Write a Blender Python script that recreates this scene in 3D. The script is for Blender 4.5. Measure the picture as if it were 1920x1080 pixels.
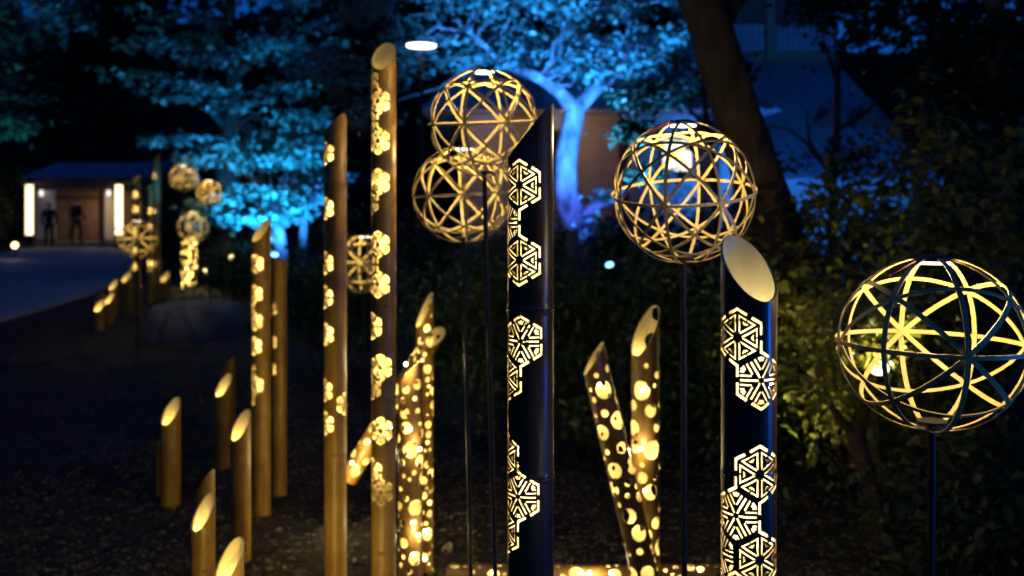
import bpy, bmesh, math, random
import numpy as np
from mathutils import Vector, Matrix, Quaternion
from mathutils.geometry import delaunay_2d_cdt

random.seed(7)
rng = np.random.default_rng(7)
PI = math.pi
scene = bpy.context.scene
for _o in list(bpy.data.objects):
    bpy.data.objects.remove(_o)
COL = scene.collection

# ------------------------------------------------------------------ camera
CAM_H, FPX, HOR = 1.6, 1920 * 35 / 36, 385.0
cam_d = bpy.data.cameras.new('camera')
cam_d.lens, cam_d.sensor_width = 35, 36
cam_d.shift_y = -(540 - HOR) / 1920
cam_d.clip_start, cam_d.clip_end = 0.05, 600
cam_d.dof.use_dof = True
cam_d.dof.focus_distance = 1.98
cam_d.dof.aperture_fstop = 3.2
cam = bpy.data.objects.new('camera', cam_d)
cam.location = (0, 0, CAM_H)
cam.rotation_euler = (PI / 2, 0, 0)
COL.objects.link(cam)
scene.camera = cam

# ------------------------------------------------------------------ world: last blue of dusk
world = bpy.data.worlds.new('World')
scene.world = world
world.use_nodes = True
wn, wl = world.node_tree.nodes, world.node_tree.links
wn.clear()
sky = wn.new('ShaderNodeTexSky')
sky.sky_type = 'NISHITA'
sky.sun_disc = False
sky.sun_elevation = math.radians(7)
sky.sun_rotation = math.radians(200)
tint = wn.new('ShaderNodeMix'); tint.data_type = 'RGBA'; tint.blend_type = 'MULTIPLY'
tint.inputs[0].default_value = 1.0
tint.inputs[7].default_value = (0.012, 0.20, 1.0, 1)      # white balance set for warm lamps
bg = wn.new('ShaderNodeBackground'); bg.inputs[1].default_value = 0.08
wo = wn.new('ShaderNodeOutputWorld')
wl.new(sky.outputs[0], tint.inputs[6]); wl.new(tint.outputs[2], bg.inputs[0]); wl.new(bg.outputs[0], wo.inputs[0])

sun_d = bpy.data.lights.new('dusk_light', 'SUN')
sun_d.energy, sun_d.angle, sun_d.color = 0.004, math.radians(10), (0.35, 0.55, 1.0)
sun = bpy.data.objects.new('dusk_light', sun_d)
sun.rotation_euler = (math.radians(55), 0, math.radians(-20))
COL.objects.link(sun)

scene.view_settings.view_transform = 'Standard'
scene.view_settings.look = 'None'
scene.view_settings.exposure = 0
scene.view_settings.gamma = 1
scene.view_settings.use_curve_mapping = False
scene.render.engine = 'CYCLES'
cy = scene.cycles
cy.use_denoising = True
try:
    cy.denoiser = 'OPENIMAGEDENOISE'
except Exception:
    pass
cy.max_bounces, cy.diffuse_bounces, cy.glossy_bounces, cy.transmission_bounces = 6, 3, 3, 4
cy.sample_clamp_indirect = 4
cy.use_light_tree = True
cy.caustics_reflective = cy.caustics_refractive = False

# ------------------------------------------------------------------ helpers
def P(u, v, Y):
    """point at distance Y that stands at picture position (u, v)"""
    return Vector(((u - 960) / FPX * Y, Y, CAM_H - (v - HOR) / FPX * Y))

def G(u, v):
    """point on the ground seen at picture position (u, v)"""
    return P(u, v, CAM_H * FPX / (v - HOR))

def link(o, parent=None):
    COL.objects.link(o)
    if parent is not None:
        o.parent = parent
    return o

def tag(o, label, cat, group=None):
    o['label'] = label; o['category'] = cat
    if group: o['group'] = group
    return o

def thing(name, label, cat, loc=(0, 0, 0), rotz=0.0, group=None):
    o = bpy.data.objects.new(name, None)
    o.empty_display_size = 0.1
    o.location = loc; o.rotation_euler = (0, 0, rotz)
    link(o)
    return tag(o, label, cat, group)

class MB:
    def __init__(s):
        s.v, s.f, s.m = [], [], []
    def add(s, vs, fs, mi=0):
        n = len(s.v)
        s.v += [tuple(x) for x in vs]
        s.f += [tuple(i + n for i in f) for f in fs]
        s.m += [mi] * len(fs)
        return s
    def box(s, a, b, mi=0):
        (x0, y0, z0), (x1, y1, z1) = a, b
        return s.add([(x0, y0, z0), (x1, y0, z0), (x1, y1, z0), (x0, y1, z0), (x0, y0, z1), (x1, y0, z1), (x1, y1, z1), (x0, y1, z1)],
                     [(0, 3, 2, 1), (4, 5, 6, 7), (0, 1, 5, 4), (1, 2, 6, 5), (2, 3, 7, 6), (3, 0, 4, 7)], mi)
    def sweep(s, pts, rad, n=8, mi=0, cap=True, wob=0.0):
        pts = [Vector(p) for p in pts]
        if not hasattr(rad, '__len__'): rad = [rad] * len(pts)
        rings = []; up = None
        for i, p in enumerate(pts):
            t = (pts[min(i + 1, len(pts) - 1)] - pts[max(i - 1, 0)]).normalized()
            if up is None:
                up = t.orthogonal().normalized()
            else:
                up = (up - t * up.dot(t))
                up = up.normalized() if up.length > 1e-6 else t.orthogonal().normalized()
            b = t.cross(up)
            rings.append([p + (up * math.cos(2 * PI * k / n) + b * math.sin(2 * PI * k / n)) * rad[i] * (1 + wob * random.uniform(-1, 1)) for k in range(n)])
        vs = [v for r in rings for v in r]
        fs = []
        for i in range(len(pts) - 1):
            for k in range(n):
                a, b2 = i * n + k, i * n + (k + 1) % n
                fs.append((a, b2, b2 + n, a + n))
        if cap:
            fs.append(tuple(range(n - 1, -1, -1)))
            fs.append(tuple((len(pts) - 1) * n + k for k in range(n)))
        return s.add(vs, fs, mi)
    def lathe(s, prof, n=16, mi=0, c=(0, 0, 0)):
        vs, fs = [], []
        for (r, z) in prof:
            vs += [(c[0] + r * math.cos(2 * PI * k / n), c[1] + r * math.sin(2 * PI * k / n), c[2] + z) for k in range(n)]
        for i in range(len(prof) - 1):
            for k in range(n):
                a, b2 = i * n + k, i * n + (k + 1) % n
                fs.append((a, b2, b2 + n, a + n))
        fs.append(tuple(range(n - 1, -1, -1))); fs.append(tuple((len(prof) - 1) * n + k for k in range(n)))
        return s.add(vs, fs, mi)
    def mesh(s, name, mats, smooth=False):
        me = bpy.data.meshes.new(name)
        me.from_pydata(s.v, [], s.f)
        for m in (mats if isinstance(mats, (list, tuple)) else [mats]): me.materials.append(m)
        me.polygons.foreach_set('material_index', s.m)
        if smooth:
            me.polygons.foreach_set('use_smooth', [True] * len(s.f))
            me.set_sharp_from_angle(angle=math.radians(42))
        me.update()
        return me
    def build(s, name, mats, parent=None, smooth=False):
        return link(bpy.data.objects.new(name, s.mesh(name, mats, smooth)), parent)

def struct(o):
    o['kind'] = 'structure'
    return o

# ------------------------------------------------------------------ materials
def mat(name):
    m = bpy.data.materials.new(name); m.use_nodes = True
    nt = m.node_tree
    return m, nt, nt.nodes['Principled BSDF']

def noise_mat(name, c1, c2, scale=8.0, rough=0.7, stretch=(1, 1, 1), bump=0.0, bscale=None, spec=0.4, detail=6, coat=0.0):
    m, nt, b = mat(name)
    tc = nt.nodes.new('ShaderNodeTexCoord'); mp = nt.nodes.new('ShaderNodeMapping'); mp.inputs['Scale'].default_value = stretch
    nz = nt.nodes.new('ShaderNodeTexNoise'); nz.inputs['Scale'].default_value = scale; nz.inputs['Detail'].default_value = detail
    cr = nt.nodes.new('ShaderNodeValToRGB')
    cr.color_ramp.elements[0].position = 0.33; cr.color_ramp.elements[1].position = 0.7
    cr.color_ramp.elements[0].color = (*c1, 1); cr.color_ramp.elements[1].color = (*c2, 1)
    L = nt.links.new
    L(tc.outputs['Object'], mp.inputs[0]); L(mp.outputs[0], nz.inputs['Vector']); L(nz.outputs[0], cr.inputs[0]); L(cr.outputs[0], b.inputs['Base Color'])
    b.inputs['Roughness'].default_value = rough
    b.inputs['Specular IOR Level'].default_value = spec
    b.inputs['Coat Weight'].default_value = coat
    if bump:
        bp = nt.nodes.new('ShaderNodeBump'); bp.inputs['Strength'].default_value = bump; bp.inputs['Distance'].default_value = 0.02
        src = nz
        if bscale:
            src = nt.nodes.new('ShaderNodeTexNoise'); src.inputs['Scale'].default_value = bscale; src.inputs['Detail'].default_value = 8
            L(mp.outputs[0], src.inputs['Vector'])
        L(src.outputs[0], bp.inputs['Height']); L(bp.outputs[0], b.inputs['Normal'])
    return m

def emit_mat(name, col, st):
    m = bpy.data.materials.new(name); m.use_nodes = True
    nt = m.node_tree; nt.nodes.clear()
    e = nt.nodes.new('ShaderNodeEmission'); e.inputs[0].default_value = (*col, 1); e.inputs[1].default_value = st
    o = nt.nodes.new('ShaderNodeOutputMaterial'); nt.links.new(e.outputs[0], o.inputs[0])
    return m

def leaf_mat(name, c1, c2, trans=0.35, rough=0.45):
    m, nt, b = mat(name)
    at = nt.nodes.new('ShaderNodeAttribute'); at.attribute_name = 'tint'
    mx = nt.nodes.new('ShaderNodeMix'); mx.data_type = 'RGBA'
    mx.inputs[6].default_value = (*c1, 1); mx.inputs[7].default_value = (*c2, 1)
    tr = nt.nodes.new('ShaderNodeBsdfTranslucent'); ms = nt.nodes.new('ShaderNodeMixShader'); ms.inputs[0].default_value = trans
    L = nt.links.new
    L(at.outputs['Fac'], mx.inputs[0]); L(mx.outputs[2], b.inputs['Base Color']); L(mx.outputs[2], tr.inputs[0])
    b.inputs['Roughness'].default_value = rough; b.inputs['Specular IOR Level'].default_value = 0.35
    out = nt.nodes['Material Output']
    L(b.outputs[0], ms.inputs[1]); L(tr.outputs[0], ms.inputs[2]); L(ms.outputs[0], out.inputs[0])
    return m

M = {}
# bamboo skin: tea-brown, long fibres up the culm
def bamboo_mat(name, c1, c2, rough, spec):
    m = noise_mat(name, c1, c2, 34, rough, (1, 1, 0.05), 0.10, spec=spec)
    nt = m.node_tree; b = nt.nodes['Principled BSDF']; L = nt.links.new
    src = b.inputs['Base Color'].links[0].from_socket
    tc = nt.nodes.new('ShaderNodeTexCoord'); mp = nt.nodes.new('ShaderNodeMapping'); mp.inputs['Scale'].default_value = (1, 1, 0.45)
    nz = nt.nodes.new('ShaderNodeTexNoise'); nz.inputs['Scale'].default_value = 11; nz.inputs['Detail'].default_value = 9; nz.inputs['Roughness'].default_value = .7
    cr = nt.nodes.new('ShaderNodeValToRGB'); cr.color_ramp.elements[0].position = .38; cr.color_ramp.elements[1].position = .62
    cr.color_ramp.elements[0].color = (.45, .40, .36, 1); cr.color_ramp.elements[1].color = (1, 1, 1, 1)
    mx = nt.nodes.new('ShaderNodeMix'); mx.data_type = 'RGBA'; mx.blend_type = 'MULTIPLY'; mx.inputs[0].default_value = .8
    mr = nt.nodes.new('ShaderNodeMapRange'); mr.inputs[3].default_value = rough + .16; mr.inputs[4].default_value = rough - .06
    L(tc.outputs['Object'], mp.inputs[0]); L(mp.outputs[0], nz.inputs['Vector']); L(nz.outputs[0], cr.inputs[0])
    L(src, mx.inputs[6]); L(cr.outputs[0], mx.inputs[7]); L(mx.outputs[2], b.inputs['Base Color'])
    L(nz.outputs[0], mr.inputs[0]); L(mr.outputs[0], b.inputs['Roughness'])
    return m
M['culm'] = bamboo_mat('bamboo_skin_dark', (0.070, 0.043, 0.024), (0.125, 0.077, 0.042), .26, .38)
M['culm_lit'] = bamboo_mat('bamboo_skin_lit', (0.30, 0.155, 0.016), (0.46, 0.25, 0.03), .38, .4)  # warm lamplight put into the skin colour of the tubes it falls on
M['culm_half_lit'] = bamboo_mat('bamboo_skin_half_lit', (0.17, 0.092, 0.022), (0.28, 0.155, 0.035), .38, .4)  # same skin with part of that lamplight in its colour
M['inner'] = noise_mat('bamboo_inside', (0.48, 0.38, 0.16), (0.64, 0.52, 0.24), 26, 0.75, (1, 1, 0.08), spec=0.2)
M['inner_pale'] = noise_mat('bamboo_inside_pale', (0.54, 0.455, 0.235), (0.68, 0.59, 0.33), 26, 0.75, (1, 1, 0.08), spec=0.2)
M['cut'] = noise_mat('bamboo_cut_edge', (0.50, 0.37, 0.16), (0.66, 0.50, 0.25), 60, 0.7, spec=0.2)
M['strip'] = noise_mat('bamboo_strip', (0.44, 0.325, 0.11), (0.60, 0.455, 0.17), 30, 0.5, spec=0.4)
M['black_metal'] = noise_mat('black_metal', (0.008, 0.008, 0.009), (0.02, 0.02, 0.021), 40, 0.6, spec=0.2)
M['steel'] = noise_mat('grey_metal', (0.25, 0.26, 0.27), (0.36, 0.37, 0.38), 40, 0.4)
M['red'] = noise_mat('red_cable', (0.45, 0.03, 0.02), (0.55, 0.05, 0.03), 40, 0.5)
M['soil'] = noise_mat('soil', (0.012, 0.010, 0.007), (0.042, 0.035, 0.023), 9, 0.95, (1, 1, 1), 0.9, 60, spec=0.15)
M['asphalt'] = noise_mat('path_paving', (0.22, 0.22, 0.225), (0.31, 0.31, 0.31), 5, 0.8, (1, 1, 1), 0.3, 90, spec=0.3)
M['pebble'] = noise_mat('litter', (0.035, 0.027, 0.018), (0.13, 0.10, 0.065), 11, 0.9, spec=0.2)
M['stone'] = noise_mat('stone', (0.05, 0.05, 0.05), (0.12, 0.115, 0.105), 4, 0.85, (1, 1, 1), 0.7, 14)
M['bark'] = noise_mat('bark', (0.022, 0.015, 0.010), (0.070, 0.047, 0.030), 12, 0.9, (1, 1, 0.25), 1.0, 22, spec=0.2)
M['bark_pale'] = noise_mat('bark_pale', (0.03, 0.026, 0.024), (0.30, 0.275, 0.25), 6, 0.85, (1, 1, 0.5), 1.0, 16, spec=0.2)
M['plaster'] = noise_mat('plaster', (0.42, 0.34, 0.28), (0.50, 0.41, 0.34), 3, 0.9, spec=0.15)
M['roof'] = noise_mat('roof_metal', (0.20, 0.21, 0.22), (0.28, 0.29, 0.30), 2, 0.55, spec=0.4)
M['wood_dark'] = noise_mat('dark_wood', (0.04, 0.025, 0.016), (0.08, 0.05, 0.03), 10, 0.6, (1, 1, 0.1))
M['wood'] = noise_mat('brown_wood', (0.18, 0.10, 0.05), (0.26, 0.15, 0.08), 10, 0.6, (1, 1, 0.1))
M['white_paint'] = noise_mat('cream_paint', (0.62, 0.56, 0.46), (0.70, 0.64, 0.54), 4, 0.6)
M['hill'] = noise_mat('hill_soil', (0.010, 0.012, 0.008), (0.02, 0.022, 0.014), 0.5, 0.95, spec=0.0)
M['cloth_dark'] = noise_mat('dark_cloth', (0.010, 0.010, 0.013), (0.022, 0.022, 0.027), 30, 0.9, spec=0.1)
M['cloth_navy'] = noise_mat('navy_cloth', (0.018, 0.02, 0.032), (0.03, 0.034, 0.05), 30, 0.9, spec=0.1)
M['skin'] = noise_mat('skin', (0.42, 0.26, 0.18), (0.50, 0.32, 0.23), 20, 0.55)
M['hair'] = noise_mat('hair', (0.008, 0.007, 0.006), (0.02, 0.016, 0.013), 60, 0.5, (1, 1, 0.2))
M['leaf_blue'] = leaf_mat('leaf_broad', (0.018, 0.035, 0.028), (0.18, 0.40, 0.29), 0.3, 0.3)
M['leaf_maple'] = leaf_mat('leaf_maple', (0.07, 0.16, 0.12), (0.14, 0.34, 0.22))
M['leaf_dark'] = leaf_mat('leaf_dark', (0.015, 0.03, 0.012), (0.05, 0.085, 0.03), 0.25)
M['leaf_shrub'] = leaf_mat('leaf_shrub', (0.05, 0.08, 0.018), (0.30, 0.28, 0.06), 0.35, 0.35)
M['leaf_hedge'] = leaf_mat('leaf_hedge', (0.02, 0.045, 0.014), (0.13, 0.18, 0.045), 0.25, 0.4)
M['leaf_wood'] = leaf_mat('leaf_far', (0.008, 0.014, 0.008), (0.02, 0.032, 0.016), 0.2, 0.7)
M['lens_warm'] = emit_mat('lamp_lens_warm', (1.0, 0.78, 0.34), 6)
M['lens_white'] = emit_mat('led_disc', (1.0, 0.88, 0.64), 5)
M['lens_blue'] = emit_mat('lamp_lens_blue', (0.16, 0.48, 1.0), 4)
M['led'] = emit_mat('led_bulb', (1.0, 0.82, 0.48), 40)
M['column_glow'] = emit_mat('lit_column', (1.0, 0.80, 0.46), 3)
M['window_glow'] = emit_mat('lit_window', (1.0, 0.93, 0.82), 1.6)

def lamp(kind, name, loc, energy, col, parent=None, radius=0.01, aim=None, cone=1.0, blend=0.5):
    d = bpy.data.lights.new(name, kind)
    d.energy, d.color = energy, col
    if kind == 'AREA':
        d.shape = 'DISK'; d.size = radius * 2
    else:
        d.shadow_soft_size = radius
    if kind == 'SPOT':
        d.spot_size, d.spot_blend = cone, blend
    o = bpy.data.objects.new(name, d)
    if parent is not None: o.parent = parent
    COL.objects.link(o)
    o.location = loc
    if aim is not None:
        o.rotation_mode = 'QUATERNION'
        o.rotation_quaternion = (Vector(aim) - Vector(loc)).to_track_quat('-Z', 'Y')
    return o

WARM = (1.0, 0.82, 0.40)
BLUE = (0.03, 0.19, 1.0)
CYAN = (0.02, 0.30, 1.0)

# ------------------------------------------------------------------ setting: ground, path, hills
def ground_z(x, y):
    k = max(0.0, min(1.0, (11.5 - y) / 3))
    return k * 0.025 * (math.sin(x * 2.1 + y * 0.7) + math.sin(y * 1.7 - x * 1.3) + 0.5 * math.sin(x * 5.3) * math.sin(y * 4.7)) - 0.03

g = MB()
xs = [-220, -120, -60, -30, -18, -12] + [round(-9 + i * 0.15, 3) for i in range(121)] + [12, 18, 30, 60, 120, 220]
ys = [-60, -20, -8, -3, 0, 1] + [round(1.5 + i * 0.15, 3) for i in range(74)] + [14, 18, 25, 40, 70, 120, 260]
nx = len(xs)
g.add([(x, y, ground_z(x, y)) for y in ys for x in xs],
      [(j * nx + i, j * nx + i + 1, (j + 1) * nx + i + 1, (j + 1) * nx + i) for j in range(len(ys) - 1) for i in range(nx - 1)])
struct(g.build('ground', M['soil'], smooth=True))

pth = [(-60, 645), (0, 600), (90, 575), (175, 548), (232, 520), (250, 500), (252, 480), (246, 456), (40, 456), (20, 470), (-20, 482), (-120, 492), (-420, 500), (-520, 560)]
pv = [G(u, v) for u, v in pth]
pb = bmesh.new()
bv = [pb.verts.new((p.x, p.y, 0.004)) for p in pv]
f = pb.faces.new(bv)
if f.normal.z < 0: f.normal_flip()
r = bmesh.ops.extrude_face_region(pb, geom=[f])
for e in r['geom']:
    if isinstance(e, bmesh.types.BMVert): e.co.z -= 0.08
bmesh.ops.triangulate(pb, faces=pb.faces[:])
bmesh.ops.recalc_face_normals(pb, faces=pb.faces[:])
me = bpy.data.meshes.new('path'); pb.to_mesh(me); pb.free(); me.materials.append(M['asphalt'])
struct(link(bpy.data.objects.new('path', me)))

h = MB()
hv, hn = [], 96
for j in range(9):
    for i in range(hn + 1):
        a = 2 * PI * i / hn
        rr = 62 + j * 9
        hgt = -0.3 + (1 - math.cos(PI * j / 8)) / 2 * (25 + 4 * math.sin(a * 9) + 3 * math.sin(a * 4 + 1))
        hv.append((rr * math.cos(a), rr * math.sin(a) - 4, hgt))
h.add(hv, [(j * (hn + 1) + i, (j + 1) * (hn + 1) + i, (j + 1) * (hn + 1) + i + 1, j * (hn + 1) + i + 1) for j in range(8) for i in range(hn)])
struct(h.build('hill', M['hill'], smooth=True))

# ------------------------------------------------------------------ foliage
def leaves(name, pts, size, material, parent=None, flat=0.5, fine=False, width=0.36, stuff=True, droop=0.25):
    """one mesh of folded leaves, each hinged at its own point"""
    pts = np.asarray(pts, dtype=np.float64); n = len(pts)
    d = rng.normal(size=(n, 3)); d[:, 2] = d[:, 2] * flat - droop
    d /= np.linalg.norm(d, axis=1)[:, None]
    upv = np.tile([0., 0., 1.], (n, 1)) + rng.normal(scale=0.55, size=(n, 3))
    s = np.cross(d, upv); s /= (np.linalg.norm(s, axis=1)[:, None] + 1e-9)
    nn = np.cross(s, d)
    L = size * rng.uniform(0.55, 1.25, size=(n, 1)); W = L * width
    fold = 0.35
    if fine:
        rows = [pts, pts + d * L * .28 + s * W * .85 + nn * W * fold, pts + d * L * .65 + s * W * .75 + nn * W * fold, pts + d * L - nn * L * .12,
                pts + d * L * .65 - s * W * .75 + nn * W * fold, pts + d * L * .28 - s * W * .85 + nn * W * fold, pts + d * L * .5]
        tri = [(0, 1, 6), (1, 2, 6), (2, 3, 6), (3, 4, 6), (4, 5, 6), (5, 0, 6)]
    else:
        rows = [pts, pts + d * L * .45 + s * W + nn * W * fold, pts + d * L - nn * L * .1, pts + d * L * .45 - s * W + nn * W * fold]
        tri = [(0, 1, 2), (0, 2, 3)]
    k = len(rows)
    V = np.stack(rows, axis=1).reshape(-1, 3)
    F = (np.arange(n)[:, None, None] * k + np.array(tri)[None]).reshape(-1, 3)
    me = bpy.data.meshes.new(name)
    me.vertices.add(len(V)); me.vertices.foreach_set('co', V.ravel())
    me.loops.add(F.size); me.loops.foreach_set('vertex_index', F.ravel().astype(np.int32))
    me.polygons.add(len(F)); me.polygons.foreach_set('loop_start', np.arange(0, F.size, 3, dtype=np.int32))
    me.update(calc_edges=True)
    at = me.attributes.new('tint', 'FLOAT', 'POINT')
    q = pts / max(size * 4.5, .25)
    patch = .5 + .5 * np.sin(q[:, 0] * 2.1 + 1.7 * np.sin(q[:, 2] * 1.3)) * np.sin(q[:, 1] * 1.9 + 1.1) * np.sin(q[:, 2] * 2.3 + q[:, 0])
    tv = np.clip(.55 * rng.beta(1.6, 2.4, n) + .75 * (patch - .5) + .22, 0, 1)      # random leaf tone, plus patches that paint in uneven light on clumps
    at.data.foreach_set('value', np.repeat(tv, k).astype(np.float32))
    me.materials.append(material)
    o = link(bpy.data.objects.new(name, me), parent)
    if stuff: o['kind'] = 'stuff'
    return o

def clumps(blobs, per, n_clump, spread, flat=0.4):
    """blobs: (centre, radii); returns clump centres and leaf points gathered round them"""
    cs, ps = [], []
    ref = max(r_[0] * r_[2] for _, r_ in blobs)
    for c, rad in blobs:
        for _ in range(max(2, round(n_clump * (rad[0] * rad[2] / ref) ** 0.6))):
            v = rng.normal(size=3); v /= np.linalg.norm(v)
            q = np.array(c) + v * np.array(rad) * rng.uniform(0.35, 1.0) ** 0.6
            cs.append(q)
            m = int(per * rng.uniform(0.5, 1.5))
            sp = spread * rng.uniform(0.6, 1.4)
            ps.append(q + rng.normal(size=(m, 3)) * np.array([sp, sp, sp * flat]))
    return cs, np.concatenate(ps)

def wiggle(a, b, n=5, amt=0.08, sag=0.0):
    a, b = Vector(a), Vector(b); L = (b - a).length
    return [a.lerp(b, i / n) + Vector((random.uniform(-1, 1), random.uniform(-1, 1), random.uniform(-1, 1))) * (amt * L * (0 if i in (0, n) else 1)) + Vector((0, 0, sag * L * math.sin(PI * i / n))) for i in range(n + 1)]

def smooth_path(pts, rad, k=4):
    """Catmull-Rom through the joints"""
    pts = [Vector(p) for p in pts]; out, orad = [], []
    for i in range(len(pts) - 1):
        p0, p1, p2, p3 = pts[max(i - 1, 0)], pts[i], pts[i + 1], pts[min(i + 2, len(pts) - 1)]
        for j in range(k):
            t = j / k
            out.append(0.5 * ((2 * p1) + (p2 - p0) * t + (2 * p0 - 5 * p1 + 4 * p2 - p3) * t * t + (3 * p1 - p0 - 3 * p2 + p3) * t ** 3))
            orad.append(rad[i] * (1 - t) + rad[i + 1] * t)
    out.append(pts[-1]); orad.append(rad[-1])
    return out, orad

def tree(name, label, cat, base, trunks, blobs, bark, leaf, size, per=60, n_clump=20, spread=0.35, flat=0.4, group=None, twig=0.35, fine=False, lrad=0.02):
    """trunks: list of (joints, radii) in world space; blobs in world space"""
    root = thing(name, label, cat, base, 0, group)
    off = Vector(base)
    tb = MB(); nodes = []
    for pts, rad in trunks:
        sp, sr = smooth_path([Vector(p) - off for p in pts], rad)
        tb.sweep(sp, sr, 12, wob=0.05)
        nodes += list(zip(sp, sr))[len(sp) // 4:]
    tb.build('trunk', bark, root, True)
    cs, ps = clumps([(Vector(c) - off, r_) for c, r_ in blobs], per, n_clump, spread, flat)
    lb = MB()
    for c in cs:
        if random.random() > twig: continue
        cv = Vector(c)
        b = min(nodes, key=lambda q: (q[0] - cv).length + 0.6 * max(0, q[0].z - cv.z))
        r0 = min(b[1] * 0.55, lrad)
        lb.sweep(wiggle(b[0], cv, 5, 0.07, 0.05), [r0, r0 * .85, r0 * .7, r0 * .5, r0 * .35, r0 * .15], 6, cap=False)
    if lb.v: lb.build('branch', bark, root, True)['kind'] = 'stuff'
    leaves('foliage', ps, size, leaf, root, fine=fine)
    return root

# far-off wood on the hill: reads as one dark mass
wp = []
for i in range(14000):
    a = 2 * PI * rng.uniform(0, 1); j = rng.uniform(0, 1)
    rr = 60 + j * 60
    hgt = (1 - math.cos(PI * min(1, max(0, (rr - 62) / 72)))) / 2 * 25
    wp.append((rr * math.cos(a), rr * math.sin(a) - 4, hgt + abs(rng.normal()) * 3.2))
wood = leaves('woodland', wp, 1.7, M['leaf_wood'], None, flat=0.8, width=0.5)

# ------------------------------------------------------------------ pavilion at the end of the path
def pavilion():
    Y = 39.0
    gx = lambda u, dy=0.0: (u - 960) / FPX * (Y + dy)
    z = lambda v: CAM_H - (v - HOR) / FPX * Y
    cx = gx(140)
    r_ = thing('garden_pavilion', 'low open-fronted pavilion with flat blue-lit roof at the end of the path', 'pavilion', (cx, Y, 0))
    a, b = gx(62) - cx, gx(226) - cx
    zt = z(350)
    MB().box((a - .6, -.7, 0.0), (b + .6, 5, .16)).build('floor', M['stone'], r_)
    rf = MB(); x0, x1 = gx(66) - cx, gx(300) - cx
    e0, e1 = z(334), z(306)
    rf.add([(x0, -1.2, e0), (x1, -1.2, e0), (x1, 6, e0), (x0, 6, e0), (x0 + .2, 1.6, e1 + .1), (x1 - .2, 1.6, e1 + .1), (x1 - .2, 3.6, e1 + .1), (x0 + .2, 3.6, e1 + .1)],
           [(3, 2, 1, 0), (4, 5, 6, 7), (0, 1, 5, 4), (1, 2, 6, 5), (2, 3, 7, 6), (3, 0, 4, 7)])
    roof = rf.build('roof', M['roof'], r_)
    MB().box((x0 + .02, -1.17, zt), (x1 - .02, -1.05, e0 - .003)).build('fascia', M['wood_dark'], roof)
    MB().box((x0 + .05, -1.0, zt + .02), (x1 - .05, 5.6, zt + .1)).build('ceiling', M['wood_dark'], r_)
    for u in (72, 208, 286):
        x = gx(u) - cx
        MB().box((x - .07, -.9, .16), (x + .07, -.76, zt)).build('post', M['wood_dark'], r_)
    MB().box((gx(60, 2.6) - cx, 2.6, .16), (gx(300, 2.6) - cx, 2.75, zt)).build('wall', M['wood'], r_)
    for u0, u1 in ((66, 103), (187, 214)):
        MB().box((gx(u0, 2.45) - cx, 2.45, .2), (gx(u1, 2.45) - cx, 2.58, zt - .1)).build('panel', M['white_paint'], r_)
    for u0, u1 in ((106, 128), (131, 158), (160, 184)):
        d = MB().box((gx(u0, 2.5) - cx, 2.5, .2), (gx(u1, 2.5) - cx, 2.57, zt - .5)).build('door', M['wood'], r_)
        MB().box((gx(u1, 2.5) - cx - .1, 2.46, 1.0), (gx(u1, 2.5) - cx - .06, 2.497, 1.3)).build('handle', M['steel'], d)
    MB().box((gx(104, 2.5) - cx, 2.44, zt - .48), (gx(186, 2.5) - cx, 2.58, zt - .34)).build('lintel', M['wood_dark'], r_)
    for u in (72, 206):
        x = gx(u, 2.2) - cx
        c = MB(); c.lathe([(.05, 0), (.07, .01), (.07, .16), (.05, .23)], 12)
        o = c.build('wall_lamp', M['window_glow'], r_, True); o.location = (x + (.12 if u < 100 else -.05), 2.2, z(366))
    lamp('AREA', 'ceiling_light', (0.2, 1.2, zt - .02), 26, (1, .72, .44), r_, .5, (0.2, 1.2, 0))
    return r_
pavilion()
for i, (u, lab) in enumerate(((55, 'left glowing white lantern column in front of the pavilion, near the bushes'),
                              (223, 'right glowing white lantern column at the pavilion corner, beside the bamboo poles'))):
    Y = 37.6
    z = lambda v: CAM_H - (v - HOR) / FPX * Y
    t = thing('lantern_column', lab, 'lantern', ((u - 960) / FPX * Y, Y, 0), 0, 'glowing columns at the pavilion')
    MB().lathe([(.2, 0), (.2, .1), (.14, .12), (.14, z(440) - .004)], 16).build('base', M['black_metal'], t, True)
    MB().lathe([(.13, z(440)), (.125, z(440) + .02), (.125, z(349)), (.13, z(347))], 20).build('shade', M['column_glow'], t, True)
    MB().lathe([(.15, z(347) + .004), (.15, z(345))], 16).build('cap', M['black_metal'], t, True)

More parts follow.
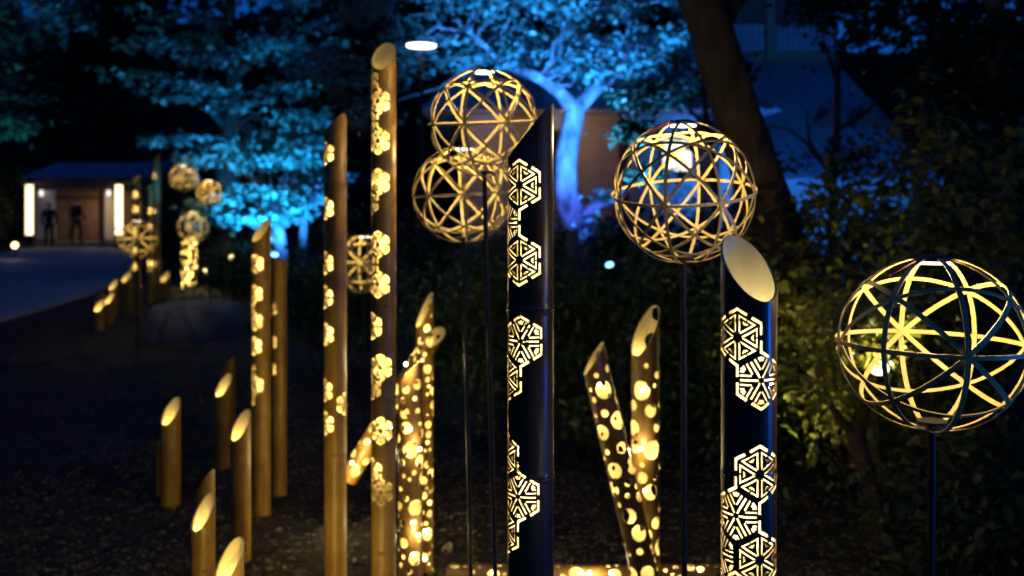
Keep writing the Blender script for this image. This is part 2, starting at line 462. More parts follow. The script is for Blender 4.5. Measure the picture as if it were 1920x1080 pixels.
# ------------------------------------------------------------------ two people by the pavilion
def person(label, loc, rotz, spec, coat):
    t = thing('person', label, 'person', loc, rotz, 'people in front of the pavilion')
    def skin(name, joints, edges, material, parent=t, sub=2):
        me = bpy.data.meshes.new(name)
        me.from_pydata([j[0] for j in joints], edges, [])
        o = link(bpy.data.objects.new(name, me), parent)
        md = o.modifiers.new('skin', 'SKIN'); md.use_smooth_shade = True
        lay = me.skin_vertices[0].data if me.skin_vertices else None
        if lay is None:
            bm = bmesh.new(); bm.from_mesh(me); bm.verts.layers.skin.verify(); bm.to_mesh(me); bm.free()
            lay = me.skin_vertices[0].data
        for k, j in enumerate(joints):
            lay[k].radius = j[1] if isinstance(j[1], tuple) else (j[1], j[1])
            lay[k].use_root = (k == 0)
        o.modifiers.new('sub', 'SUBSURF').levels = sub
        o.modifiers['sub'].render_levels = sub
        me.materials.append(material)
        return o
    s = spec['stride']; ar = spec['arm']
    legs = []
    J = [((0, 0, .93), (.135, .10)), ((0, 0, 1.12), (.125, .09)), ((0, 0, 1.32), (.15, .10)), ((0, 0, 1.46), (.07, .06)), ((0, -.01, 1.52), .05), ((0, -.02, 1.60), (.072, .085)), ((0, -.02, 1.68), (.07, .082)),
         ((-.09, 0, .86), .085), ((-.10, -s, .48), .06), ((-.10, -s * .6, .09), .042), ((-.10, -s * .6 - .14, .035), .036),
         ((.09, 0, .86), .085), ((.10, s, .48), .06), ((.10, s * 1.6, .10), .042), ((.10, s * 1.6 - .14, .035), .036),
         ((-.19, 0, 1.40), .058), ((-.25, .02, 1.12), .046), ((-.24, -.05 - ar, .88), .034), ((-.235, -.07 - ar, .79), (.03, .018)),
         ((.19, 0, 1.40), .058), ((.25, .02, 1.12), .046), ((.24, -.05, .88), .034), ((.235, -.07, .79), (.03, .018))]
    E = [(0, 1), (1, 2), (2, 3), (3, 4), (4, 5), (5, 6), (0, 7), (7, 8), (8, 9), (9, 10), (0, 11), (11, 12), (12, 13), (13, 14), (2, 15), (15, 16), (16, 17), (17, 18), (2, 19), (19, 20), (20, 21), (21, 22)]
    skin('body', J, E, M['skin'])
    g_ = 1.16
    sc = lambda k, q=g_: (J[k][0], tuple(c * q for c in (J[k][1] if isinstance(J[k][1], tuple) else (J[k][1],) * 2)))
    skin('jacket', [((0, 0, .84), (.165, .13)), sc(1, 1.25), sc(2), ((0, 0, 1.44), (.085, .075)), sc(15), sc(16, 1.2), (tuple(Vector(J[17][0])), .046), sc(19), sc(20, 1.2), (tuple(Vector(J[21][0])), .046)],
         [(0, 1), (1, 2), (2, 3), (2, 4), (4, 5), (5, 6), (2, 7), (7, 8), (8, 9)], coat)
    skin('trousers', [((0, 0, .94), (.15, .115)), sc(7), sc(8, 1.25), sc(9, 1.4), sc(11), sc(12, 1.25), sc(13, 1.4)], [(0, 1), (1, 2), (2, 3), (0, 4), (4, 5), (5, 6)], M['cloth_dark'])
    for k in (10, 14):
        a, b = Vector(J[k - 1][0]), Vector(J[k][0])
        skin('shoe', [((a.x, a.y + .03, .045), .05), ((b.x, b.y - .05, .035), .045)], [(0, 1)], M['cloth_dark'])
    skin('hair', [((0, .005, 1.70), (.082, .09)), ((0, .03, 1.64), (.078, .075)), ((0, .045, 1.58), (.06, .05))], [(0, 1), (1, 2)], M['hair'])
    return t
person('person in dark clothes standing before the left lit panel, arms down', (P(92, 456, 37.2).x, 37.2, 0.0), PI + 0.3, dict(stride=.03, arm=.02), M['cloth_navy'])
person('person in black walking before the dark doors between the lit columns', (P(148, 450, 38.2).x, 38.0, 0.16), PI - 0.4, dict(stride=.12, arm=.16), M['cloth_dark'])

# ------------------------------------------------------------------ houses behind the trees
def house():
    Y = 18.0
    gx = lambda u: (u - 960) / FPX * Y
    z = lambda v: CAM_H - (v - HOR) / FPX * Y
    x0, x1 = gx(868), gx(1372); cx = (x0 + x1) / 2
    r_ = thing('house', 'beige plastered house with lit window behind the blue tree and the wicker balls', 'house', (cx, Y, 0))
    w = (x1 - x0) / 2
    wt = z(196)
    MB().box((-w, 0, -.1), (w, 6, wt)).build('wall', M['plaster'], r_)
    rf = MB(); e = .7
    zr = z(196) + .02
    rf.add([(-w - e, -.9, zr - .2), (w + e, -.9, zr - .2), (w + e, 7, zr - .2), (-w - e, 7, zr - .2), (-w + .6, 3, zr + 1.7), (w - .6, 3, zr + 1.7)],
           [(3, 2, 1, 0), (0, 1, 5, 4), (1, 2, 5), (2, 3, 4, 5), (3, 0, 4)])
    roof = rf.build('roof', M['roof'], r_)
    n = 24
    for i in range(n):   # standing seams on the slope that faces the garden
        xx = -w - e + (2 * w + 2 * e) * (i + .5) / n
        xt = -w + .6 + (2 * w - 1.2) * (i + .5) / n
        d = Vector((xt - xx, 3.9, 1.9)); d.normalize()
        a = Vector((xx, -.9, zr - .185)); b = Vector((xt, 3, zr + 1.715))
        MB().sweep([a, b], .02, 4).build('roof_seam', M['roof'], roof)
    for u in (1165, 1000, 1330):
        x = gx(u) - cx
        MB().box((x - .09, -.5, -.1), (x + .09, -.32, zr - .22)).build('post', M['wood_dark'], r_)
    for (u0, u1, v0, v1, lit) in ((1242, 1296, 262, 322, 1), (1020, 1062, 250, 330, 0)):
        f_ = MB()
        a0, a1, b0, b1 = gx(u0) - cx, gx(u1) - cx, z(v1), z(v0)
        f_.box((a0 - .06, -.07, b0 - .06), (a1 + .06, -.003, b0)).box((a0 - .06, -.07, b1), (a1 + .06, -.003, b1 + .06))
        f_.box((a0 - .06, -.07, b0 + .001), (a0, -.003, b1 - .001)).box((a1, -.07, b0 + .001), (a1 + .06, -.003, b1 - .001))
        fo = f_.build('window', M['wood_dark'], r_)
        MB().box((a0 + .002, -.03, b0 + .002), (a1 - .002, -.006, b1 - .002)).build('pane', M['window_glow'] if lit else M['black_metal'], fo)
    pl = MB().lathe([(.06, 0), (.1, .04), (.1, .1), (.04, .14)], 14).build('added_lamp', M['lens_warm'], r_, True)  # added lamp kept behind the trunk, no known fitting of the house
    pl.location = (gx(1066) - cx, -.5, zr - .42)
    lamp('POINT', 'wall_fill', (gx(1066) - cx, -1.1, zr - .55), 9, (1.0, .55, .36), r_, .12)  # added fill that warms the plaster wall
    lamp('POINT', 'wall_fill', (gx(930) - cx, -1.1, zr - .55), 10, (1.0, .62, .38), r_, .12)  # second added fill for the wall, without any fitting
    return r_
house()

def annex():
    # large slope of pale sheet roofing with a boarded wall above it, seen through the trees on the right
    Y = 19.0
    gx = lambda u, Yv=Y: (u - 960) / FPX * Yv
    z = lambda v, Yv=Y: CAM_H - (v - HOR) / FPX * Yv
    r_ = thing('storage_house', 'low house with broad pale blue-lit roof and boarded upper wall at right', 'house', (gx(1550), Y, 0))
    c = gx(1550)
    a, b = gx(1385) - c, gx(1760) - c
    ze = z(335)
    MB().box((a + .2, .3, -.1), (b - .2, 6.6, ze - .02)).build('wall', M['plaster'], r_)
    zt = z(118, Y + 6)
    rf = MB()
    rf.add([(a, -.2, ze), (b, -.2, ze), (b, 6.0, zt), (a, 6.0, zt), (a, -.2, ze - .12), (b, -.2, ze - .12), (b, 6.0, zt - .12), (a, 6.0, zt - .12)],
           [(0, 1, 2, 3), (7, 6, 5, 4), (4, 5, 1, 0), (5, 6, 2, 1), (6, 7, 3, 2), (7, 4, 0, 3)])
    roof = rf.build('roof', M['roof'], r_)
    for i in range(17):
        x = a + (b - a) * (i + .5) / 17
        MB().sweep([(x, -.2, ze + .02), (x, 5.98, zt + .02)], .018, 4).build('roof_seam', M['roof'], roof)
    # low dormer with dark gable
    yd = 2.6; zd = ze + (zt - ze) * (yd + .2) / 6.2
    for du in (1555, 1620):
        x = gx(du, Y + 2.4) - c
        MB().add([(x - .55, yd - .5, zd - .27), (x + .55, yd - .5, zd - .27), (x, yd - .5, zd + .12), (x, yd + .9, zd + .34)],
                 [(0, 1, 2), (0, 2, 3), (2, 1, 3)]).build('dormer', M['wood_dark'], roof)
    MB().box((a, 6.01, zt + .003), (b, 6.14, zt + .26)).build('fascia', M['wood'], r_)
    ub = z(46, Y + 6.2)
    nb = 26
    for i in range(nb):
        x = a + (b - a) * i / nb
        MB().box((x + .012, 6.15 + .02 * (i % 2), zt + .1), (x + (b - a) / nb - .012, 6.25, ub)).build('board', M['roof'], r_)
    MB().box((a - .1, 6.26, zt), (b + .1, 6.4, ub + .7)).build('upper_wall', M['wood_dark'], r_)
    for u in (1441,):
        x = gx(u, Y + 6) - c
        MB().box((x - .1, 5.75, zt + .01), (x + .1, 5.95, ub + 1.4)).build('post', M['wood'], r_)
    return r_
annex()

# street lamp with a flat disc head
t = thing('street_lamp', 'street lamp with flat white glowing disc head above the wicker balls', 'street lamp', (P(790, 85, 9.8).x, 9.8, 0))
zl = P(790, 86, 9.8).z
MB().sweep([(0, 0, 0), (0, 0, zl - .05)], [.024, .016], 10).build('pole', M['black_metal'], t, True)
MB().lathe([(.03, -.014), (.14, -.009), (.147, .008)], 28, c=(0, 0, zl)).build('lamp_disc', M['lens_white'], t, True)
MB().lathe([(.15, .010), (.12, .028), (.03, .04)], 28, c=(0, 0, zl)).build('lamp_cover', M['steel'], t, True)
lamp('SPOT', 'street_light', (0, 0, zl - .06), 6, (.75, .85, 1), t, .1, (0, 0, 0), 1.6)

# ------------------------------------------------------------------ hexagon cut-outs
def stroke(a, b, w):
    a, b = Vector(a), Vector(b); d = (b - a).normalized(); n = Vector((-d.y, d.x)) * w / 2
    return [a - n, b - n, b + n, a + n]

def hex_holes(group, R, fine=True):
    """group: list of (cx, cz, kind) on the unrolled surface; R = hexagon radius. Returns polygons"""
    polys = []
    W = R * math.sqrt(3)
    V = lambda k: Vector((math.cos(PI / 2 + k * PI / 3), math.sin(PI / 2 + k * PI / 3)))
    # outline: strokes bent round every free corner
    edges = {}; pos = {}
    def key(p):
        for q in pos:
            if (pos[q] - p).length < R * 0.25: return q
        pos[len(pos)] = p
        return len(pos) - 1
    for cx, cz, kd in group:
        c = Vector((cx, cz)); ks = [key(c + V(k) * R) for k in range(6)]
        for k in range(6):
            e = tuple(sorted((ks[k], ks[(k + 1) % 6])))
            edges[e] = edges.get(e, 0) + 1
    free = [e for e, n in edges.items() if n == 1]
    w = R * (0.105 if fine else 0.15)
    for vtx in pos:
        es = [e for e in free if vtx in e]
        if len(es) != 2: continue
        p = pos[vtx]
        d1 = (pos[[x for x in es[0] if x != vtx][0]] - p); d2 = (pos[[x for x in es[1] if x != vtx][0]] - p)
        a1, a2 = p + d1 * .40, p + d2 * .40
        n1 = Vector((-d1.y, d1.x)).normalized(); n2 = Vector((-d2.y, d2.x)).normalized()
        if n1.dot(d2) < 0: n1 = -n1
        if n2.dot(d1) < 0: n2 = -n2
        m = (n1 + n2).normalized(); m = m / max(.5, m.dot(n1))
        polys.append([a1 + n1 * w / 2, p + m * w / 2, a2 + n2 * w / 2, a2 - n2 * w / 2, p - m * w / 2, a1 - n1 * w / 2])
    for cx, cz, kd in group:
        c = Vector((cx, cz))
        if not fine:                      # far tubes: broad openings between six ribs
            for k in range(6):
                a, b = V(k), V(k + 1)
                m = (a + b) / 2
                q = lambda t, x: c + (a * (1 - x) + b * x) * R * t
                polys.append([q(.20, .25), q(.20, .75), q(.82, .90), q(.82, .56)] if kd == 'B' else [q(.22, .22), q(.22, .78), q(.5, .88), q(.5, .12)])
                if kd == 'A': polys.append([q(.57, .10), q(.57, .90), q(.82, .92), q(.82, .08)])
                else: polys.append([q(.34, .14), q(.34, .2), q(.82, .48), q(.82, .10)])
            continue
        for k in range(6):
            a, b = V(k), V(k + 1)
            if kd == 'A':
                # triangle cell: bent stroke on either side, three-fold fan inside
                g_ = .055
                mid = (a + b) / 2
                for s0, s1 in ((a, b), (b, a)):
                    sd = (s1 - s0).normalized()
                    # radial bar
                    st, en = s0 * .22 + sd * (g_ + .045), s0 * .80 + sd * (g_ + .045)
                    polys.append([c + x * R for x in (s0 * .17 + sd * .055, s0 * .84 + sd * .055, s0 * .84 + sd * (.42 - .03), s0 * .775 + sd * (.3875 - .03), s0 * .775 + sd * .135, s0 * .28 + sd * .128)])
                ap = mid * .53
                l = mid * .69 + (a - b) * .145; r2 = mid * .69 - (a - b) * .145
                for i in range(3):
                    t0, t1 = i / 3 + .065, (i + 1) / 3 - .065
                    p0, p1 = l.lerp(r2, t0), l.lerp(r2, t1)
                    polys.append([c + ap.lerp(p0, .28) * R, c + p0 * R, c + p1 * R, c + ap.lerp(p1, .28) * R])
            else:
                # six long spokes towards the sides, shorter bars beside them, fan at the corner
                m = (a + b) / 2; ap = m.length; d = m / ap; n = Vector((-d.y, d.x))
                polys.append([x * R + c for x in stroke(d * .10, d * .76, .075)])
                for sgn in (-1, 1):
                    for off, end in ((.165, .77), (.31, .77)):
                        st = off / math.tan(PI / 6) + .07
                        if end - st < .06: continue
                        polys.append([x * R + c for x in stroke(d * st + n * off * sgn, d * end + n * off * sgn, .066)])
                # corner fan
                t_ = a * .84
                for i in (-1, 0, 1):
                    dirn = Vector((a.x * math.cos(i * .42) - a.y * math.sin(i * .42), a.x * math.sin(i * .42) + a.y * math.cos(i * .42)))
                    base = a * .66
                    s_ = base + dirn * .03; e_ = base + dirn * (.19 if i == 0 else .15)
                    nn = Vector((-dirn.y, dirn.x))
                    polys.append([c + x * R for x in (s_ - nn * .012, e_ - nn * .038, e_ + nn * .038, s_ + nn * .012)])
    return polys

def culm_mesh(name, R, L, T, th, holes, nodes, mats, nseg=48, wall=0.0035):
    """a bamboo culm as its unrolled sheet: slanted top z = L + T R cos(angle - th), real openings, wall thickness"""
    S = 1000.0
    top = lambda a: L + T * R * math.cos(a - th)
    verts, edges, faces = [], [], []
    N = nseg
    hi = L + abs(T) * R + .01
    dom = [(-PI * R * S, 0.0)] + [(PI * R * S, 0.0)]
    angs = [-PI + 2 * PI * i / N for i in range(N + 1)]
    bot = [Vector((a * R * S, 0)) for a in angs]
    tp = [Vector((a * R * S, top(a) * S)) for a in angs]
    verts = bot + tp
    faces.append(list(range(N + 1)) + [N + 1 + i for i in range(N, -1, -1)])
    for i in range(1, N):
        edges.append((i, N + 1 + i))
    rows = []
    for zn in nodes:
        rows += [zn + d for d in (-.014, -.007, -.0035, -.0012, .0012, .0035, .007, .014)]
    zmin = min(top(a) for a in angs)
    for zz in rows:
        if 0.01 < zz < zmin - .004:
            n = len(verts); verts += [Vector((-PI * R * S, zz * S)), Vector((PI * R * S, zz * S))]; edges.append((n, n + 1))
    ztop_ok = lambda p: 0.004 < p[1] < top(p[0] / R) - .003 and abs(p[0]) < PI * R * .995
    for pl in holes:
        if not all(ztop_ok(p) for p in pl): continue
        ar = sum(pl[i][0] * pl[(i + 1) % len(pl)][1] - pl[(i + 1) % len(pl)][0] * pl[i][1] for i in range(len(pl)))
        if ar < 0: pl = pl[::-1]
        n = len(verts); verts += [Vector((p[0] * S, p[1] * S)) for p in pl]
        faces.append(list(range(n, n + len(pl))))
    ov, oe, of, _, _, ofaces = delaunay_2d_cdt(verts, edges, faces, 0, 1e-3)
    keep = [f_ for f_, src in zip(of, ofaces) if list(src) == [0]]
    # weld the seam
    smax = PI * R * S
    idx = {}; coords = []; remap = {}
    for f_ in keep:
        for i in f_:
            if i in remap: continue
            s_, z_ = ov[i]
            if s_ > smax - .01: s_ = -smax
            k = (round(s_, 2), round(z_, 2))
            if k not in idx: idx[k] = len(coords); coords.append((s_ / S, z_ / S))
            remap[i] = idx[k]
    tris = [tuple(remap[i] for i in f_) for f_ in keep]
    tris = [t_ for t_ in tris if len(set(t_)) == 3]
    nv = len(coords)
    def prof(z_):
        d = 0
        for zn in nodes:
            q = z_ - zn
            d += .0022 * math.exp(-(q / .006) ** 2) - .0034 * math.exp(-(q / .0016) ** 2)
        return d
    def pt(s_, z_, r): a = s_ / R; return (r * math.sin(a), -r * math.cos(a), z_)
    V, Nn = [], []
    for s_, z_ in coords:
        p_ = prof(z_); dp = (prof(z_ + 5e-4) - prof(z_ - 5e-4)) / 1e-3
        a = s_ / R; V.append(pt(s_, z_, R + p_))
        Nn.append(Vector((math.sin(a), -math.cos(a), -dp)).normalized())
    for s_, z_ in coords:
        a = s_ / R; V.append(pt(s_, z_, R - wall)); Nn.append(Vector((-math.sin(a), math.cos(a), 0)))
    F, Mi = [], []
    cnt = {}
    for t_ in tris:
        a, b, c = t_
        F.append((a, b, c)); Mi.append(0)
        F.append((c + nv, b + nv, a + nv)); Mi.append(1)
        for e in ((a, b), (b, c), (c, a)): cnt[e] = cnt.get(e, 0) + 1
    for (a, b) in list(cnt):
        if (b, a) in cnt: continue
        q = [V[b], V[a], V[a + nv], V[b + nv]]
        n = len(V); V += q
        fn = (Vector(q[1]) - Vector(q[0])).cross(Vector(q[2]) - Vector(q[0]))
        fn = fn.normalized() if fn.length > 1e-12 else Vector((0, 0, 1))
        Nn += [fn] * 4
        F.append((n, n + 1, n + 2, n + 3)); Mi.append(2)
    me = bpy.data.meshes.new(name)
    me.from_pydata(V, [], F)
    for m in mats: me.materials.append(m)
    me.polygons.foreach_set('material_index', Mi)
    me.polygons.foreach_set('use_smooth', [True] * len(F))
    me.update()
    me.normals_split_custom_set_from_vertices(Nn)
    return me

_led = MB(); _led.lathe([(.001, -.007), (.005, -.004), (.006, 0), (.005, .004), (.001, .007)], 8)
LED_ME = _led.mesh('led_bulb', M['led'], True)

def lantern(label, u, Y, rpx, vtop, T, th, groups=(), hexpx=0, fine=False, leds=(), led_w=0.3, skin='culm_lit', group=None, nodes=None, holes=None,
            vbot=None, u2=None, nseg=32, name='bamboo_lantern', zbase=None, cat='bamboo lantern', wallt=0.0035, led_ang=75, ledc=None, pale=None):
    """upright (or leaning, when u2/vbot are given) bamboo culm with LEDs hanging inside"""
    if pale is None: pale = fine and Y < 3
    px = Y / FPX
    R = rpx * px
    base = P(u, HOR, Y); base.z = 0.0 - .03
    topc = P(u2 if u2 is not None else u, vtop, Y)
    if vbot is not None:
        base = P(u, vbot, Y)
    ax = topc - base
    L = ax.length
    root = thing(name, label, cat, base, 0, group)
    if u2 is not None or vbot is not None:
        root.rotation_mode = 'QUATERNION'
        root.rotation_quaternion = Vector((0, 0, 1)).rotation_difference(ax.normalized())
    zof = lambda v: CAM_H - (v - HOR) * px - base.z
    hs = list(holes) if holes else []
    Rh = hexpx * px
    for s0, v0, cells in groups:
        cc = [((s0 * px) + i * Rh * math.sqrt(3) / 2, zof(v0) - j * 1.5 * Rh, kd) for i, j, kd in cells]
        hs += hex_holes(cc, Rh, fine)
    nd = [zof(v) for v in nodes] if nodes is not None else [L * k for k in (.28, .55, .8)] if L > .7 else [L * .45]
    culm = link(bpy.data.objects.new('culm', culm_mesh('culm', R, L, T, th, hs, nd, [M[skin], M['inner_pale' if pale else 'inner'], M['cut']], nseg, wallt)), root)
    for v in leds:
        zz = zof(v) if u2 is None else v
        la = math.radians(led_ang); lr = R - wallt - .008
        b = link(bpy.data.objects.new('led_bulb', LED_ME), root); b.location = (lr * math.sin(la), -lr * math.cos(la), zz)
        lamp('POINT', 'led_light', (0, 0, zz), led_w, ledc or ((1.0, .92, .68) if pale else WARM), root, .006)
    return root

A, B = 'A', 'B'
D = math.radians
# the two sharp tubes in front
lantern('foreground hexagon-cut bamboo tube with steep pointed tip in front of the blue trunk', 995, 2.10, 43.3, 247, 1.22, D(84),
        [(-23, 348, [(0, 0, A), (-1, 1, B), (0, 2, A), (-2, 0, B), (-2, 2, B)]),
         (-20, 635, [(0, 0, B), (-1, 1, A), (-2, 0, A), (-2, 2, B)]),
         (-26, 921, [(0, 0, B), (-1, -1, A), (-1, 1, A), (-2, 0, A)])],
        46, True, (330, 410, 490, 640, 700, 850, 930, 1000), .36, 'culm', 'hexagon-cut bamboo tubes', [230, 579, 889], nseg=64)
lantern('thick foreground hexagon-cut bamboo tube with oval open mouth facing the camera', 1403.5, 1.80, 51, 502, 1.17, D(-153),
        [(-33, 627, [(0, 0, A), (1, 1, B), (-2, 0, B)]),
         (9, 877, [(0, 0, A), (-1, 1, B), (0, 2, A), (-2, 2, B)])],
        52, True, (640, 720, 870, 950, 1030), .44, 'culm', 'hexagon-cut bamboo tubes', [546, 886], nseg=64)
# taller tubes further left
lantern('tallest slim bamboo tube, open oval mouth and full column of glowing hexagons', 719.5, 3.6, 23, 105, 1.22, D(166),
        [(-9, 192, [(0, 0, A), (-1, -1, B), (-1, 1, A), (0, 2, A)]), (-9, 342, [(0, 0, B), (-1, 1, A)]),
         (-9, 458, [(0, 0, A), (-1, 1, A), (0, 2, A)]), (-24, 610, [(0, 0, A)]), (-4, 686, [(0, 0, A), (-1, 1, B)]),
         (-3, 803, [(0, 0, A)]), (-24, 880, [(0, 0, A), (1, 1, A)])],
        24.5, True, (200, 268, 345, 455, 530, 612, 690, 802, 878), 1.0, 'culm_lit', 'hexagon-cut bamboo tubes', [238, 570, 745, 1030])
lantern('tall brown bamboo tube with pointed tip, half hexagons down its left edge', 629, 3.8, 20.8, 240, 1.25, D(62),
        [(-20, 288, [(0, 0, A)]), (-20, 391, [(0, 0, B)]), (-21, 492, [(0, 0, A)]), (-22, 556, [(0, 0, A)]), (-20, 625, [(0, 0, B)]), (-22, 730, [(0, 0, A)]), (-20, 791, [(0, 0, A)]),
         (26, 755, [(0, 0, A)])],
        21, True, (300, 391, 500, 560, 625, 725, 790), 1.2, 'culm_lit', 'hexagon-cut bamboo tubes', [345, 590, 850])
lantern('mid-height bamboo tube with open slanted mouth rising among the short stubs', 490, 5.24, 17.5, 432, 1.25, D(137),
        [(-8, 494, [(0, 0, A)]), (-10, 550, [(0, 0, A), (-1, 1, A), (0, 2, A)]), (-12, 647, [(0, 0, A)]), (-9, 720, [(0, 0, A), (-1, -1, A), (-1, 1, B)])],
        17, True, (494, 550, 590, 647, 720), 1.3, 'culm_lit', 'hexagon-cut bamboo tubes', [620, 780, 905])
lantern('narrow flat-topped bamboo tube just right of the mid-height slanted one', 525, 5.6, 13, 487, .12, 0,
        [(-17, 578, [(0, 0, A)]), (-17, 640, [(0, 0, A)]), (-18, 690, [(0, 0, B)])], 14, False, (580, 640, 690), .4, 'culm_lit', 'hexagon-cut bamboo tubes')

# short plain stubs, cut on the slant, lit from within
def stub(label, u, Y, rpx, vtop, T, th, led=True, grp='short slanted bamboo stubs', w=1.5):
    dv = rpx * (1.25 + T)
    return lantern(label, u, Y, rpx, vtop, T * 1.08, th + math.radians(9) if led else th, leds=(vtop + dv,) if led else (), led_w=w, group=grp, nseg=32, wallt=.006)
stub('short bamboo stub with glowing slanted mouth, leftmost of the near stubs', 320.5, 5.43, 17.5, 771, 1.25, D(140))
stub('shorter dim bamboo stub tucked behind the leftmost near stub', 309, 5.62, 15.5, 815, .9, D(100), False)
stub('bamboo stub with glowing oval mouth in front of a taller dark stub', 419.5, 6.12, 15.5, 722, 1.2, D(135), w=1.6)
stub('dark-tipped bamboo stub with rounded point behind a shorter glowing one', 426, 6.40, 15, 690, 1.35, D(70), False)
stub('tall bamboo stub with glowing mouth directly in front of the mid-height tube', 451.5, 4.52, 19, 797, 1.3, D(134))
stub('bamboo stub with large glowing mouth, second lowest at bottom left', 381.5, 4.0, 21.5, 960, 1.35, D(134))
stub('pointed dim bamboo stub rising behind the second lowest glowing mouth', 382.5, 4.24, 20, 912, 1.55, D(76), False)
stub('bamboo stub with the largest glowing mouth, cut by the bottom edge', 431, 3.4, 26, 1050, 1.3, D(135))
stub('small far bamboo stub with bright mouth, nearest to the blue path', 187, 13.0, 9.5, 573, 1.0, D(150), grp='far slanted bamboo stubs', w=2.2)
stub('dark far bamboo stub behind the bright mouth nearest the path', 188, 13.5, 8, 556, 1.0, D(70), False, grp='far slanted bamboo stubs')
stub('far bamboo stub with low bright mouth beside a slightly taller one', 206, 13.7, 8.5, 559, 1.1, D(138), grp='far slanted bamboo stubs', w=2.2)
stub('far bamboo stub with bright mouth topping the pair in the middle', 213, 14.6, 8, 534, 1.1, D(138), grp='far slanted bamboo stubs', w=2.2)
stub('taller far bamboo stub with bright mouth left of the dotted pole', 237, 14.9, 8.5, 519, 1.2, D(138), grp='far slanted bamboo stubs', w=2.2)
stub('pointed dark bamboo stub behind the taller far bright-mouthed one', 239, 15.4, 7, 508, 1.2, D(70), False, grp='far slanted bamboo stubs')
stub('far bamboo stub with bright mouth right of the two dotted poles', 310, 17.4, 8, 519, 1.1, D(138), grp='far slanted bamboo stubs', w=2.2)
stub('small pale bamboo stub touching the foot of the far dotted poles', 300, 18.0, 7, 527, 1.0, D(138), grp='far slanted bamboo stubs', w=2.2)
lantern('far bamboo pole with glowing cut-outs rising behind the far wicker ball', 256, 14.7, 7, 335, 1.1, D(140),
        [(-2, 365, [(0, 0, A)]), (-2, 392, [(0, 0, B)]), (-2, 432, [(0, 0, A)]), (-2, 470, [(0, 0, B)]), (-2, 500, [(0, 0, B)])], 8, False, (365, 392, 432, 470, 500), .5, 'culm_lit', 'far dotted bamboo poles')
lantern('tallest far bamboo pole, plain amber-lit with few glowing cut-outs', 294, 17.0, 7.5, 295, 1.0, D(80),
        [(-5, 330, [(0, 0, A)]), (-5, 394, [(0, 0, B)]), (-5, 495, [(0, 0, A)])], 7, False, (330, 394, 495), .4, 'culm_lit', 'far dotted bamboo poles')
lantern('thin far bamboo pole with glowing dots left of the tallest far pole', 282, 16.6, 5.5, 350, 1.0, D(140),
        [(0, 395, [(0, 0, B)]), (0, 425, [(0, 0, B)]), (0, 492, [(0, 0, B)]), (0, 505, [(0, 0, B)])], 6, False, (395, 425, 494), .5, 'culm_lit', 'far dotted bamboo poles')

# culms drilled with round holes
def round_holes(R, L, T, seed, big=.56, dens=1.0):
    rs = random.Random(seed); out = []; H = []
    C = 2 * PI * R
    for k in range(int(900 * dens)):
        r = R * rs.choice((.46, .54, .62) if k < 90 * dens else (.18, .26, .36, .44)) * rs.uniform(.85, 1.1)
        s_, z_ = rs.uniform(-PI * R * .9, PI * R * .9), rs.uniform(.03, L + T * R)
        if all((min(abs(s_ - a), C - abs(s_ - a)) ** 2 + (z_ - b) ** 2) ** .5 > r + q + R * .2 for a, b, q in H):
            H.append((s_, z_, r))
    for s_, z_, r in H:
        out.append([(s_ + r * math.cos(2 * PI * i / 16), z_ + r * math.sin(2 * PI * i / 16) * 1.04) for i in range(16)])
    return out

def drilled(label, u, Y, rpx, vtop, T, th, seed, u2=None, vbot=None, w=.34, group='round-holed bamboo tubes', nled=None, skin='culm_half_lit'):
    px = Y / FPX; R = rpx * px
    b = P(u, vbot if vbot is not None else HOR, Y)
    if vbot is None: b.z = -.03
    top_ = P(u2 if u2 is not None else u, vtop, Y)
    L = (top_ - b).length
    n = nled or max(2, int(L / .13))
    hs = round_holes(R, L, abs(T), seed, dens=max(.5, L * .7))
    leds = [L * (i + .6) / (n + .4) for i in range(n)]
    return lantern(label, u, Y, rpx, vtop, T, th, leds=leds, led_w=w, skin=skin, group=group, holes=hs, vbot=vbot, u2=u2 if u2 is not None else u, nseg=40, nodes=[-9999], led_ang=180) if vbot is not None else \
        lantern(label, u, Y, rpx, vtop, T, th, leds=leds, led_w=w, skin=skin, group=group, holes=hs, u2=u2 if u2 is not None else u, nseg=40, nodes=[-9999], led_ang=180)

tA = drilled('upright round-holed bamboo tube with long open mouth, near the bottom centre', 1210, 3.95, 26.5, 620, 1.75, D(122), 3)
drilled('round-holed bamboo tube leaning left with a dark pointed tip', 1231, 3.80, 25.5, 672, 1.0, D(95), 5, 1113, 1165)
drilled('upright round-holed bamboo tube with narrow tall mouth behind the tallest slim tube', 796, 4.35, 16.5, 582, 2.0, D(118), 8, skin='culm_lit')
tB = drilled('round-holed bamboo tube lit brightest, standing in front of the cluster right of the tallest tube', 770, 4.05, 23, 705, 1.2, D(60), 11)
tC = drilled('round-holed bamboo tube leaning right with oval mouth, crossing behind the tallest tube', 652, 4.9, 18, 632, 1.25, D(150), 14, 812, 899, skin='culm_lit')
def star(root, u, v, Y, energy):
    w_ = P(u, v, Y); inv = root.matrix_basis.inverted()
    b = link(bpy.data.objects.new('led_bulb', LED_ME), root); b.location = inv @ w_
    lamp('POINT', 'led_light', inv @ (w_ + Vector((0, -.012, 0))), energy, WARM, root, .008)
